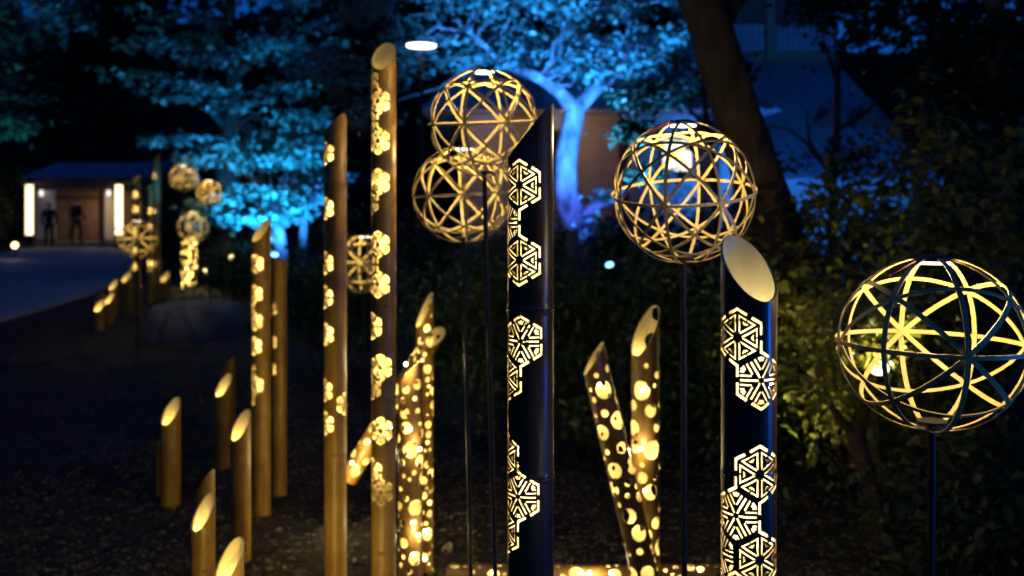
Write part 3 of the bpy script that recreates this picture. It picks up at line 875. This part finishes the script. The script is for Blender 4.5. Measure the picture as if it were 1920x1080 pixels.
# one lying on the ground along the bottom edge
lying = drilled('round-holed bamboo tube lying on the ground along the bottom edge', 838, 4.28, 19.5, 1078, .6, D(0), 21, 1356, 1080)
stub('tiny bamboo stub peeping up at the bottom edge left of the lying tube', 838, 4.6, 10, 1066, .6, D(138), False)
drilled('left far round-holed bamboo tube under a far wicker ball', 348, 19.2, 7.5, 452, 1.0, D(140), 31, w=2.0, group='far round-holed bamboo tubes', nled=8, skin='culm_lit')
drilled('right far round-holed bamboo tube under a far wicker ball', 362, 19.6, 7.5, 447, 1.0, D(140), 32, w=2.0, group='far round-holed bamboo tubes', nled=8, skin='culm_lit')

star(tB, 761, 683, 3.98, 3); star(tB, 787, 842, 3.98, 1.2); star(tB, 784, 1003, 3.98, 1.2); star(tC, 660, 868, 4.76, 5)
star(tA, 1200, 842, 3.87, 1.4); star(lying, 1105, 1074, 4.22, 2.2)
# ------------------------------------------------------------------ woven bamboo balls on poles
def hoop(R, n, w, th_, seg=64, squash=1.0, phase=0.0):
    n = Vector(n).normalized(); a = n.orthogonal().normalized(); b = n.cross(a)
    mb = MB(); vs = []
    for i in range(seg):
        t_ = 2 * PI * i / seg + phase
        d = a * math.cos(t_) + b * math.sin(t_)
        for rr, ww in ((R, -w / 2), (R, w / 2), (R - th_, w / 2), (R - th_, -w / 2)):
            p = d * rr + n * ww
            vs.append((p.x, p.y, p.z * squash))
    fs = []
    for i in range(seg):
        j = (i + 1) % seg
        for k in range(4):
            l = (k + 1) % 4
            fs.append((i * 4 + k, j * 4 + k, j * 4 + l, i * 4 + l))
    return mb.add(vs, fs)

OCT = [(1, 0, 0), (0, 1, 0), (0, 0, 1), (1, 1, 0), (1, -1, 0), (1, 0, 1), (1, 0, -1), (0, 1, 1), (0, 1, -1)]
HEX = [(0, 0, 1)] + [(math.cos(a), math.sin(a), 0) for a in (PI / 2, PI * .75, PI, PI * 1.25)]
for k in range(4):
    ax = k * PI / 4
    for sg in (-1, 1):
        tl = sg * math.radians(52)
        HEX.append((math.sin(tl) * math.sin(ax), -math.sin(tl) * math.cos(ax), math.cos(tl)))

def ball(label, u, v, Y, R, pattern, rot, upole=None, squash=1.0, strip=.0105, power=5.0, tilt=(0, 0), seg=72, group='woven bamboo balls on poles', cable=False):
    c = P(u, v, Y)
    bx = P(upole if upole is not None else u, HOR, Y).x
    root = thing('woven_ball_lantern', label, 'ball lantern', (bx, Y, 0), 0, group)
    cl = c - Vector((bx, Y, 0))
    q = (Quaternion((1, 0, 0), tilt[0]) @ Quaternion((0, 1, 0), tilt[1]) @ Quaternion((0, 0, 1), rot)).to_matrix()
    for i, n in enumerate(pattern):
        o = hoop(R - .0008 * i, q @ (Vector(n) + Vector([random.uniform(-.016, .016) for _ in range(3)])), strip * random.uniform(.9, 1.12), .0022, seg, squash).build('hoop', M['strip'], root, True)
        o.location = cl + Vector([random.uniform(-.0012, .0012) for _ in range(3)])
    zt = R * squash
    pole_top = cl + Vector((0, 0, -zt + .014))
    mb = MB(); mb.sweep([(0, 0, -.05), pole_top * .5, pole_top], .008 if Y < 8 else .011, 8)
    mb.build('pole', M['black_metal'], root, True)
    MB().lathe([(.012, -zt + .010), (.03, -zt + .012), (.03, -zt + .02), (.01, -zt + .024)], 16).build('pole_cap', M['black_metal'], root, True).location = cl
    hz = zt - .016
    MB().lathe([(.020, hz), (.034, hz - .001), (.034, hz + .004)], 24).build('led_disc', M['lens_white'], root, True).location = cl
    MB().lathe([(.037, hz + .005), (.037, hz + .011), (.02, hz + .017)], 24).build('lamp_cover', M['black_metal'], root, True).location = cl
    if cable:
        MB().sweep([(-.03, -.02, hz + .012), (-.06, -.035, hz + .002), (-.10, -.04, hz - .02)], .0035, 6).build('red_cable', M['red'], root, True).location = cl
    lamp('POINT', 'ball_light', cl + Vector((0, 0, hz - .022)), power, (1.0, .75, .34), root, .018)
    return root

ball('large woven bamboo ball at the right edge, sharp, widest gaps between strips', 1748, 643, 2.0, .1878, OCT, math.radians(-4.4), 1738, .935,   .0098, 8, (0, math.radians(1)), 96, cable=True)
ball('woven bamboo ball with dense strips standing before the dark leaning trunk', 1281, 361, 2.65, .1920, HEX, math.radians(-24), 1285, 1.0, .0078, 6.5, (math.radians(10), math.radians(-4)), 96, cable=True)
ball('upper woven bamboo ball of the overlapping pair behind the pointed tube', 908, 230, 3.40, .1930, HEX, math.radians(27), 934, .965, .0080, 6.5, (math.radians(5), math.radians(-2)))
ball('lower woven bamboo ball of the overlapping pair, partly hidden by the upper', 868, 364, 3.75, .1900, HEX, math.radians(5), 886, .965, .0082, 7, (math.radians(1), math.radians(-3)))
ball('woven bamboo ball half hidden between the two tall brown tubes', 682, 495, 6.4, .188, OCT, math.radians(17), 684, 1.0, .013, 5)
ball('far woven bamboo ball in front of the dotted pole near the pavilion', 258, 448, 11.5, .226, OCT, math.radians(20), 258, .98, .015, 9, group='far woven bamboo balls')
ball('highest of the far woven bamboo balls, left of the blue maple', 344, 334, 13.0, .196, OCT, math.radians(40), 344, .9,   .015, 5, group='far woven bamboo balls')
ball('far woven bamboo ball against the blue maple leaves', 393, 361, 12.3, .163, OCT, math.radians(10), 394, .98,   .015, 5, group='far woven bamboo balls')
ball('lowest far woven bamboo ball, above the far round-holed tubes', 362, 425, 15.5, .245, OCT, math.radians(33), 366, .97, .015, 9, group='far woven bamboo balls')

# ------------------------------------------------------------------ garden lamps
def spotlight(label, loc, aim, lens, r=.05, kind=None, energy=0, col=BLUE, cone=1.2, cat='spotlight', stake=None, group='garden spotlights', both=False):
    loc = Vector(loc); d = (Vector(aim) - loc).normalized()
    root = thing('garden_spotlight', label, cat, (loc.x, loc.y, 0), 0, group)
    head = Vector((0, 0, loc.z))
    MB().sweep([(0, 0, -.05), head - d * r * 1.0], r * .18, 8).build('stake', M['black_metal'], root, True)
    MB().sweep([head - d * r * 2.4, head - d * r * 2.0, head, head + d * r * .1], [r * .5, r * .95, r * 1.06, r * 1.06], 14).build('housing', M['black_metal'], root, True)
    MB().sweep([head + d * r * .105, head + d * r * .14], [r, r], 14).build('lens', lens, root, True)
    if energy:
        lamp('SPOT', 'spot_beam', head + d * r * .3, energy, col, root, r * .8, head + d * 5, cone, .6)
    return root

c1 = P(1143, 497, 9.0)
spotlight('wide blue floodlight glowing in the shrubs below the blue tree', c1, P(1085, 60, 11.6), M['lens_blue'], .07, None, 6200, (.03, .25, 1.0), 1.25)
spotlight('small blue-white spotlight glowing on top of the loose green hedge', P(1143, 497, 6.15), P(1143, 497, 6.15) + Vector((-.2, -.55, .6)), M['lens_blue'], .026, None, 18, (.05, .3, 1.0), 2.2)
c2 = P(1030, 520, 10.2)
spotlight('blue floodlight hidden behind the front hedge aimed up the blue trunk', c2, P(1075, 270, 12.0), M['lens_blue'], .05, None, 950, (.06, .13, 1.0), .9)
c3 = P(514, 480, 11.8)
spotlight('blue floodlight beside the narrow flat-topped tube under the maple', c3, P(497, 290, 14.2), M['lens_blue'], .06, None, 3000, CYAN, 1.1)
spotlight('narrow blue-white lamp just above the flat-topped tube, facing the camera', P(515, 478, 11.4), P(515, 478, 11.4) + Vector((.25, -.5, .75)), M['lens_blue'], .045, None, 10, CYAN, 1.5)
spotlight('second blue floodlight low on the ground under the maple', P(604, 560, 13.4), P(560, 300, 14.3), M['lens_blue'], .05, None, 900, BLUE, 1.3)
spotlight('blue floodlight at the foot of the tall tree behind the maple', (-4.9, 18.6, .12), P(410, 40, 21), M['lens_blue'], .06, None, 2300, CYAN, 1.3)
spotlight('greenish floodlight under the trees at the far left edge', (-12.5, 18.5, .12), P(10, 180, 21), M['lens_blue'], .06, None, 800, (.04, .6, .75), 1.3)
spotlight('blue floodlight beyond the right edge lighting the leaves and tubes', (3.7, 1.25, .9), (0.2, 2.0, 1.2), M['lens_blue'], .09, None, 170, (.012, .15, 1), 1.0)
spotlight('blue floodlight in front of the storage house roof', P(1500, 420, 14.5), P(1540, 200, 21), M['lens_blue'], .06, None, 1500, (.02, .20, 1.0), 1.8)
c4 = P(1648, 692, 4.7)
spotlight('bright yellow spotlight among the leaves behind the right wicker ball', c4, c4 + Vector((-.10, -.30, .42)), M['lens_white'], .045, None, 40, (1, .86, .35), 2.6)
spotlight('added warm fill spotlight, unseen, in front of the short stubs at bottom left', (-.72, 2.55, .10), (-1.25, 4.7, .55), M['lens_warm'], .04, None, 40, (1, .78, .24), 1.4)  # added out of view to warm the stubs and left tubes
spotlight('added warm fill spotlight hidden behind the oval-mouthed tube aimed at the right shrubs', P(1428, 900, 4.9), P(1620, 380, 6.0), M['lens_warm'], .04, None, 40, (1, .84, .28), 1.6)  # added out of sight behind the tube to brighten the shrub leaves
for lab, u, v, Y in (('round garden lamp glowing at the far left edge beside the path', 28, 460, 30), ('bright yellow garden lamp right of the far round-holed tubes', 384, 510, 19),
                     ('second yellow garden lamp close beside the brighter one', 393, 509, 19.4), ('small white garden lamp in the dark hedge under the maple', 436, 482, 17)):
    p = P(u, v, Y)
    spotlight(lab, p, p + Vector((0.1, -1, .25)), M['lens_warm'],   .003 * Y, None, 10, (1, .8, .35), 2.6, cat='garden lamp', group='garden lamps')
spotlight('small ground spotlight lying beside the leftmost near stub', G(341, 912) + Vector((0, 0, .05)), G(341, 912) + Vector((-.5, .6, .5)), M['steel'], .03)

# ------------------------------------------------------------------ trees
tree('leaning_tree', 'thick dark leaning tree trunk crossing the upper right of the garden', 'tree', G(1498, 852),
     [([G(1498, 852) - Vector((0, 0, .1)), P(1495, 640, 6.35), P(1462, 470, 6.3), P(1400, 270, 6.2), P(1335, 60, 6.1), P(1285, -80, 6.0), P(1245, -260, 6.0)], [.26, .20, .17, .15, .135, .13, .12]),
      ([P(1335, 60, 6.1), P(1420, -60, 6.4), P(1560, -170, 6.8)], [.09, .07, .04])],
     [(P(1240, -420, 6.2), (1.6, 1.4, .8)), (P(1600, -230, 6.8), (1.3, 1.2, .55))], M['bark'], M['leaf_dark'], .09, 70, 26, .25, .5)
tree('blue_lit_tree', 'forked garden tree lit bright blue from below in the centre', 'tree', G(1096, 634),
     [([G(1096, 634) - Vector((0, 0, .1)), P(1092, 500, 12), P(1085, 430, 12), P(1066, 370, 12), P(1061, 310, 12), P(1078, 205, 12)], [.24, .2, .165, .15, .135, .12]),
      ([P(1078, 208, 12), P(1050, 172, 11.9), P(1010, 145, 11.7), P(950, 120, 11.5), P(880, 60, 11.4)], [.10, .085, .07, .05, .03]),
      ([P(1080, 206, 12), P(1110, 172, 12), P(1145, 142, 12.1), P(1175, 90, 12.2), P(1190, 0, 12.3)], [.105, .09, .075, .055, .035]),
      ([P(1085, 425, 12), P(1110, 390, 11.8), P(1150, 375, 11.6), P(1180, 350, 11.4)], [.08, .06, .04, .02])],
     [(P(960, 40, 11.5), (1.1, 1.1, .7)), (P(1150, 40, 12.2), (1.0, 1.2, .75)), (P(800, 60, 11.4), (1.2, 1.1, .6)), (P(1060, -60, 12), (1.5, 1.5, .8)), (P(1120, 140, 11.4), (.45, .5, .15)),
      (P(690, 120, 11.8), (.9, 1, .8)), (P(1215, 90, 11.8), (.5, .7, .3)), (P(1150, 372, 11.8), (.25, .2, .06)), (P(1122, 428, 11.0), (.18, .12, .05))],
     M['bark_pale'], M['leaf_blue'], .10, 40, 34, .13, .5, twig=.4, lrad=.018)
tree('maple_tree', 'low spreading maple with layered leaves lit cyan and blue', 'tree', G(528, 602),
     [([G(528, 602) - Vector((0, 0, .1)), P(526, 480, 14), P(518, 410, 14), P(500, 370, 14), P(470, 330, 14), P(420, 300, 13.8)], [.11, .095, .085, .07, .05, .03]),
      ([P(521, 425, 14), P(530, 370, 14), P(542, 325, 14.1), P(550, 280, 14.2)], [.07, .06, .05, .03]),
      ([P(512, 400, 14), P(492, 340, 14.2), P(484, 300, 14.3)], [.06, .05, .03]),
      ([P(522, 455, 14), P(480, 425, 13.6), P(430, 400, 13.4), P(390, 385, 13.3)], [.05, .04, .03, .02])],
     [(P(500, 285, 14), (.85, .7, .26)), (P(420, 295, 13.8), (.65, .6, .2)), (P(560, 290, 14.1), (.45, .6, .2)), (P(480, 365, 13.6), (.6, .5, .10)), (P(560, 370, 13.9), (.5, .5, .10)),
      (P(470, 410, 13.2), (.45, .4, .09)), (P(530, 395, 13.4), (.4, .4, .10)), (P(405, 385, 13.2), (.35, .35, .12)), (P(520, 240, 14.2), (.5, .5, .14))],
     M['bark_pale'], M['leaf_maple'], .12, 24, 26, .12, .22, lrad=.025)
tree('slender_tree', 'slender pale blue trunk with small crown right of the maple', 'tree', G(566, 590),
     [([G(566, 590) - Vector((0, 0, .1)), P(568, 450, 14.6), P(573, 372, 14.6), P(560, 330, 14.6), P(548, 300, 14.6)], [.075, .06, .055, .04, .03]),
      ([P(573, 374, 14.6), P(590, 352, 14.6), P(612, 340, 14.6)], [.05, .04, .03])],
     [(P(600, 335, 14.6), (.5, .4, .12)), (P(548, 285, 14.6), (.4, .4, .12))], M['bark_pale'], M['leaf_maple'], .12, 30, 12, .13, .3)
tree('tall_tree', 'tall broad tree with dim teal leaves filling the upper left', 'tree', (P(430, 385, 21).x, 21, 0),
     [([(P(430, 385, 21).x, 21, -.1), P(425, 300, 21), P(432, 240, 21), P(440, 150, 21), P(430, 40, 21), P(440, -60, 21)], [.3, .25, .2, .17, .13, .08]),
      ([P(432, 240, 21), P(405, 215, 20.8), P(380, 170, 20.6)], [.13, .1, .06]), ([P(440, 140, 21), P(500, 90, 20.8), P(545, 30, 20.6)], [.11, .08, .05])],
     [(P(370, 40, 20.5), (1.6, 1.4, .9)), (P(300, 130, 20.2), (.85, .9, .5)), (P(360, 185, 20), (1.1, 1.0, .35)), (P(490, 60, 20.6), (1.5, 1.3, 1.0)), (P(570, 110, 20.6), (1.4, 1.2, 1.2)), (P(300, -20, 20.5), (1.3, 1, .5)),
      (P(470, -60, 21), (2.2, 1.5, 1)), (P(340, 265, 19.8), (.8, .8, .14)), (P(560, 230, 20.6), (1.0, 1, .5))],
     M['bark'], M['leaf_blue'], .18, 34, 17, .26, .14, lrad=.03)
tree('edge_tree', 'dim teal tree hanging in at the far left edge', 'tree', (P(-60, 385, 21).x, 21, 0),
     [([(P(-60, 385, 21).x, 21, -.1), P(-70, 200, 21), P(-50, 60, 21), P(-40, -80, 21)], [.25, .2, .14, .07])],
     [(P(20, 165, 21), (.6, .8, .35)), (P(10, 60, 21), (1.0, 1, .5)), (P(60, 20, 21.5), (1.1, 1, .45)), (P(-20, 230, 21), (.9, .9, .35)), (P(40, -50, 21), (1.6, 1.2, .6))],
     M['bark'], M['leaf_blue'], .2, 42, 20, .28, .3, lrad=.035)
tree('cedar_tree', 'dark cedar standing behind the pavilion roof', 'tree', (P(185, 385, 46).x, 46, 0),
     [([(P(185, 385, 46).x, 46, -.1), P(192, 200, 46), P(182, 60, 46), P(180, -40, 46)], [.35, .28, .2, .1])],
     [(P(150, 100, 46), (2.2, 1.6, 2.6)), (P(230, 40, 46), (2.0, 1.6, 2.4)), (P(170, 230, 46), (1.8, 1.4, 1.4))], M['bark'], M['leaf_wood'], .45, 60, 40, .5, .5, lrad=.06)
tree('maple_sapling', 'dark bare-stemmed sapling branching in front of the blue roof', 'sapling', G(1555, 700),
     [([G(1555, 700) - Vector((0, 0, .1)), P(1560, 480, 9.4), P(1562, 330, 9.4), P(1569, 240, 9.4), P(1572, 130, 9.4), P(1600, 55, 9.4)], [.05, .045, .04, .035, .03, .012]),
      ([P(1568, 245, 9.4), P(1630, 205, 9.3), P(1675, 155, 9.2), P(1720, 100, 9.1)], [.024, .02, .014, .006]), ([P(1570, 160, 9.4), P(1548, 90, 9.5), P(1540, 50, 9.5)], [.02, .014, .006]),
      ([P(1560, 330, 9.4), P(1520, 270, 9.4), P(1512, 210, 9.5)], [.024, .018, .008]), ([P(1562, 320, 9.4), P(1490, 250, 9.4), P(1440, 235, 9.4)], [.02, .012, .005])],
     [(P(1600, 290, 9.3), (.35, .3, .18)), (P(1500, 290, 9.4), (.4, .3, .12)), (P(1690, 110, 9.1), (.5, .4, .25)), (P(1600, 20, 9.3), (.6, .4, .15))], M['wood_dark'], M['leaf_dark'], .09, 26, 8, .12, .5)
tree('dark_maple', 'dark young maple with unlit leaves hanging before the beige house', 'tree', G(1345, 690),
     [([G(1345, 690) - Vector((0, 0, .1)), P(1342, 480, 9.8), P(1336, 300, 9.8), P(1320, 180, 9.8), P(1330, 60, 9.8)], [.05, .042, .036, .028, .012]),
      ([P(1328, 240, 9.8), P(1270, 190, 9.8), P(1200, 165, 9.7)], [.025, .016, .006])],
     [(P(1240, 180, 9.8), (.45, .4, .14)), (P(1310, 140, 9.9), (.45, .4, .2)), (P(1180, 250, 9.6), (.25, .3, .12)), (P(1335, 255, 9.8), (.3, .3, .14)), (P(1250, 330, 9.8), (.3, .3, .07))], M['wood_dark'], M['leaf_dark'], .085, 30, 16, .11, .4)
tree('thin_tree', 'thin pale-stemmed tree dimly lit blue at the right', 'tree', G(1722, 712),
     [([G(1722, 712) - Vector((0, 0, .1)), P(1718, 480, 9.1), P(1726, 280, 9.1), P(1742, 130, 9.1), P(1748, -40, 9.1)], [.06, .05, .045, .035, .025])],
     [(P(1780, 20, 9.1), (.9, .8, .45)), (P(1660, -10, 9.1), (.8, .7, .35)), (P(1820, 120, 9), (.45, .5, .4))], M['bark_pale'], M['leaf_dark'], .10, 55, 22, .2, .5)
tree('red_barked_tree', 'reddish brown trunk coming down at the top right corner', 'tree', G(1885, 740),
     [([G(1885, 740) - Vector((0, 0, .1)), P(1880, 480, 8.4), P(1874, 200, 8.4), P(1868, 60, 8.4), P(1860, -60, 8.4)], [.13, .11, .095, .085, .08])],
     [(P(1880, 120, 7.9), (.6, .5, .5)), (P(1830, 260, 8), (.6, .5, .5)), (P(1900, -20, 8), (.9, .7, .5))], M['wood'], M['leaf_dark'], .09, 55, 22, .18, .5)
tree('twisted_sapling', 'twisted brown stem leaning out below the right wicker ball', 'sapling', G(1652, 1015),
     [([G(1652, 1015) - Vector((0, 0, .1)), P(1645, 950, 4.72), P(1622, 880, 4.75), P(1604, 810, 4.8), P(1622, 760, 4.8), P(1612, 690, 4.8)], [.05, .042, .045, .04, .03, .015]),
      ([P(1606, 815, 4.8), P(1570, 780, 4.8), P(1545, 730, 4.9)], [.028, .02, .01])],
     [(P(1600, 720, 4.8), (.25, .2, .16)), (P(1690, 640, 4.9), (.3, .2, .2))], M['bark'], M['leaf_shrub'], .06, 40, 10, .09, .6, fine=True)

# ------------------------------------------------------------------ shrubs and hedges
def shrub(label, base, blobs, leaf, size, per, n_clump, spread, name='shrub', cat='shrub', stems=9, fine=True, flat=.75, group='garden shrubs'):
    base = Vector(base); root = thing(name, label, cat, base, 0, group)
    cs, ps = clumps([(Vector(c) - base, r_) for c, r_ in blobs], per, n_clump, spread, flat)
    ps = ps[ps[:, 2] > .02]
    mb = MB()
    for c in random.sample(cs, min(len(cs), stems)):
        cv = Vector(c)
        a = Vector((cv.x * .25 + random.uniform(-.1, .1), cv.y * .25 + random.uniform(-.1, .1), -.04))
        mb.sweep(wiggle(a, cv, 6, .05, .03), [.013, .012, .010, .008, .006, .004, .002], 6, cap=False)
    mb.build('stem', M['bark'], root, True)['kind'] = 'stuff'
    leaves('foliage', ps, size, leaf, root, flat=.7, fine=fine, width=.3)
    return root

shrub('leafy shrub with yellowish lit leaves right of the leaning trunk', G(1580, 880), [(P(1560, 400, 6.1), (.42, .35, .22)), (P(1660, 360, 6.2), (.45, .35, .30)), (P(1540, 520, 6.0), (.45, .4, .3)), (P(1640, 500, 6.0), (.5, .4, .35)), (P(1560, 650, 5.9), (.5, .4, .4))], M['leaf_shrub'], .085, 22, 20, .13, stems=16)
shrub('tall dark shrub filling the right edge beside the red-barked tree', G(1840, 960), [(P(1830, 330, 5.6), (.4, .35, .3)), (P(1760, 420, 5.5), (.4, .4, .3)), (P(1880, 450, 5.3), (.4, .4, .4)), (P(1800, 560, 5.3), (.5, .4, .4)), (P(1900, 640, 5.2), (.4, .4, .4)), (P(1790, 250, 5.9), (.4, .3, .3))], M['leaf_shrub'], .075, 20, 18, .14, stems=16)
shrub('shrub with leaves glowing yellow-green round the spotlight', G(1680, 980), [(P(1630, 628, 4.62), (.13, .10, .09)), (P(1615, 668, 4.66), (.06, .06, .06)), (P(1670, 610, 4.62), (.10, .08, .07)), (P(1640, 650, 4.95), (.22, .18, .20)), (P(1690, 640, 4.85), (.15, .12, .12)), (P(1700, 720, 5.0), (.35, .25, .3)), (P(1640, 780, 5.0), (.3, .25, .22)), (P(1780, 800, 4.9), (.4, .3, .3)), (P(1600, 610, 5.2), (.3, .3, .2))], M['leaf_shrub'], .06, 40, 18, .09)
shrub('low dark shrub at the lower right corner', G(1850, 1090), [(P(1840, 900, 4.4), (.4, .3, .25)), (P(1760, 980, 4.3), (.35, .3, .2)), (P(1900, 1000, 4.1), (.3, .3, .2))], M['leaf_dark'], .06, 40, 18, .1)
shrub('rounded dark green hedge under the middle wicker balls', G(980, 850), [(P(900, 560, 6.9), (.5, .45, .35)), (P(1000, 560, 6.8), (.45, .45, .33)), (P(900, 680, 6.8), (.55, .5, .3)), (P(1010, 700, 6.7), (.5, .5, .35))], M['leaf_hedge'], .05, 60, 40, .10, 'hedge', 'hedge')
shrub('loose green hedge behind the round-holed tubes', G(1180, 850), [(P(1090, 560, 6.7), (.35, .4, .22)), (P(1190, 560, 6.6), (.4, .4, .28)), (P(1290, 580, 6.4), (.45, .4, .32)), (P(1160, 680, 6.5), (.5, .45, .35)), (P(1290, 700, 6.3), (.45, .4, .4)), (P(1210, 790, 6.2), (.5, .4, .25))], M['leaf_hedge'], .055, 60, 36, .10, 'hedge', 'hedge')
shrub('dark shrub between the leaning trunk and the oval-mouthed tube', G(1410, 850), [(P(1400, 560, 6.4), (.35, .4, .3)), (P(1450, 700, 6.2), (.45, .4, .4)), (P(1390, 780, 6.2), (.4, .4, .3))], M['leaf_hedge'], .055, 55, 34, .1)
shrub('round clipped azalea bush behind the tall brown tube', G(640, 700), [(P(640, 545, 9.4), (.55, .5, .42)), (P(580, 570, 9.3), (.4, .4, .35)), (P(720, 590, 9.3), (.45, .4, .4))], M['leaf_hedge'], .055, 60, 44, .10, 'azalea_bush', 'bush')
shrub('dark bush under the maple beside the far garden lamps', G(455, 590), [(P(455, 505, 14.6), (.55, .5, .33)), (P(430, 470, 21.5), (.7, .5, .5)), (P(490, 520, 14.4), (.5, .5, .3))], M['leaf_hedge'], .09, 50, 34, .16, fine=False)
shrub('dim yellow-green bushes left of the pavilion', G(20, 480), [(P(-10, 400, 39), (.45, .8, .9)), (P(-80, 430, 36), (1.0, .8, .8)), (P(-5, 330, 40), (.6, .5, .5)), (P(-40, 475, 34), (.7, .7, .25))], M['leaf_hedge'], .2, 50, 30, .3, fine=False)
shrub('dark bush behind the far wicker balls by the pavilion', G(340, 500), [(P(335, 440, 27), (1.0, .8, .9)), (P(400, 430, 25), (1.0, .8, .8)), (P(330, 360, 28), (.9, .8, .8))], M['leaf_dark'], .18, 50, 30, .28, fine=False)
shrub('dark evergreen hedge across the back of the garden', G(760, 620), [(P(u, 500 + 25 * (k % 2), 15.8 + .4 * (k % 3)), (.8, .6, .8)) for k, u in enumerate(range(640, 1060, 60))], M['leaf_dark'], .10, 60, 26, .18, 'evergreen_hedge', 'hedge', fine=False)
shrub('dark evergreen hedge before the houses at right', G(1500, 640), [(P(u, 485 + 30 * (k % 2), 12.2 + .4 * (k % 3)), (.9, .6, .7)) for k, u in enumerate(range(1150, 1980, 70))], M['leaf_dark'], .10, 60, 26, .18, 'evergreen_hedge', 'hedge', fine=False)

# ------------------------------------------------------------------ stone by the path, litter on the soil
def rock(label, base, dims, seed):
    rs = random.Random(seed)
    bm = bmesh.new(); bmesh.ops.create_icosphere(bm, subdivisions=3, radius=1)
    from mathutils import noise
    for v in bm.verts:
        k = 1 + .16 * noise.noise(v.co * 1.5 + Vector((seed, 0, 0))) + .06 * noise.noise(v.co * 5)
        p = v.co * k
        p.z = min(p.z, .62 + .05 * noise.noise(p * 2))
        v.co = Vector((p.x * dims[0], p.y * dims[1], p.z * dims[2]))
    me = bpy.data.meshes.new('boulder'); bm.to_mesh(me); bm.free(); me.materials.append(M['stone'])
    me.polygons.foreach_set('use_smooth', [True] * len(me.polygons))
    o = link(bpy.data.objects.new('boulder', me)); o.location = base
    return tag(o, label, 'rock')
rock('low flat-topped dark stone beyond the stubs beside the path', G(345, 632) + Vector((0, .45, .03)), (.62, .75, .55), 3)
rock('small dark stone behind the flat-topped one under the bush', G(430, 600) + Vector((0, .3, .02)), (.4, .35, .3), 9)

def litter(name, n, region, size, material):
    """clods, chips and dry leaves on the soil, past counting"""
    x0, x1, y0, y1 = region
    V, F = [], []
    for i in range(n):
        y = y0 + (y1 - y0) * random.random() ** 1.6
        x = random.uniform(x0, x1) * (y / y1 * .75 + .25)
        z = ground_z(x, y); s_ = size * random.uniform(.35, 1.5) * (1 + .05 * y)
        a = random.uniform(0, 2 * PI); n0 = len(V)
        c, s2 = math.cos(a), math.sin(a); tl = random.uniform(-.5, .5)
        for px_, py_, pz_ in ((-1, -.5, .0), (1, -.6, .05), (.9, .6, .1 + tl * .3), (-.9, .5, .12), (0, 0, .75)):
            V.append((x + (px_ * c - py_ * s2) * s_, y + (px_ * s2 + py_ * c) * s_, z + pz_ * s_ * .8))
        F += [(n0, n0 + 1, n0 + 4), (n0 + 1, n0 + 2, n0 + 4), (n0 + 2, n0 + 3, n0 + 4), (n0 + 3, n0, n0 + 4)]
    me = bpy.data.meshes.new(name); me.from_pydata(V, [], F); me.materials.append(material)
    o = link(bpy.data.objects.new(name, me)); o['kind'] = 'stuff'
    return o
litter('gravel', 26000, (-5.5, 4.5, 2.6, 11), .011, M['pebble'])
dry = [(random.uniform(-3.5, 3.2), 3.2 + 6 * random.random() ** 1.3, 0) for _ in range(3500)]
dry = [(x, y, ground_z(x, y) + .012) for x, y, _ in dry]
leaves('fallen_leaves', dry, .035, M['leaf_shrub'], None, flat=.15, droop=0.02, width=.3)
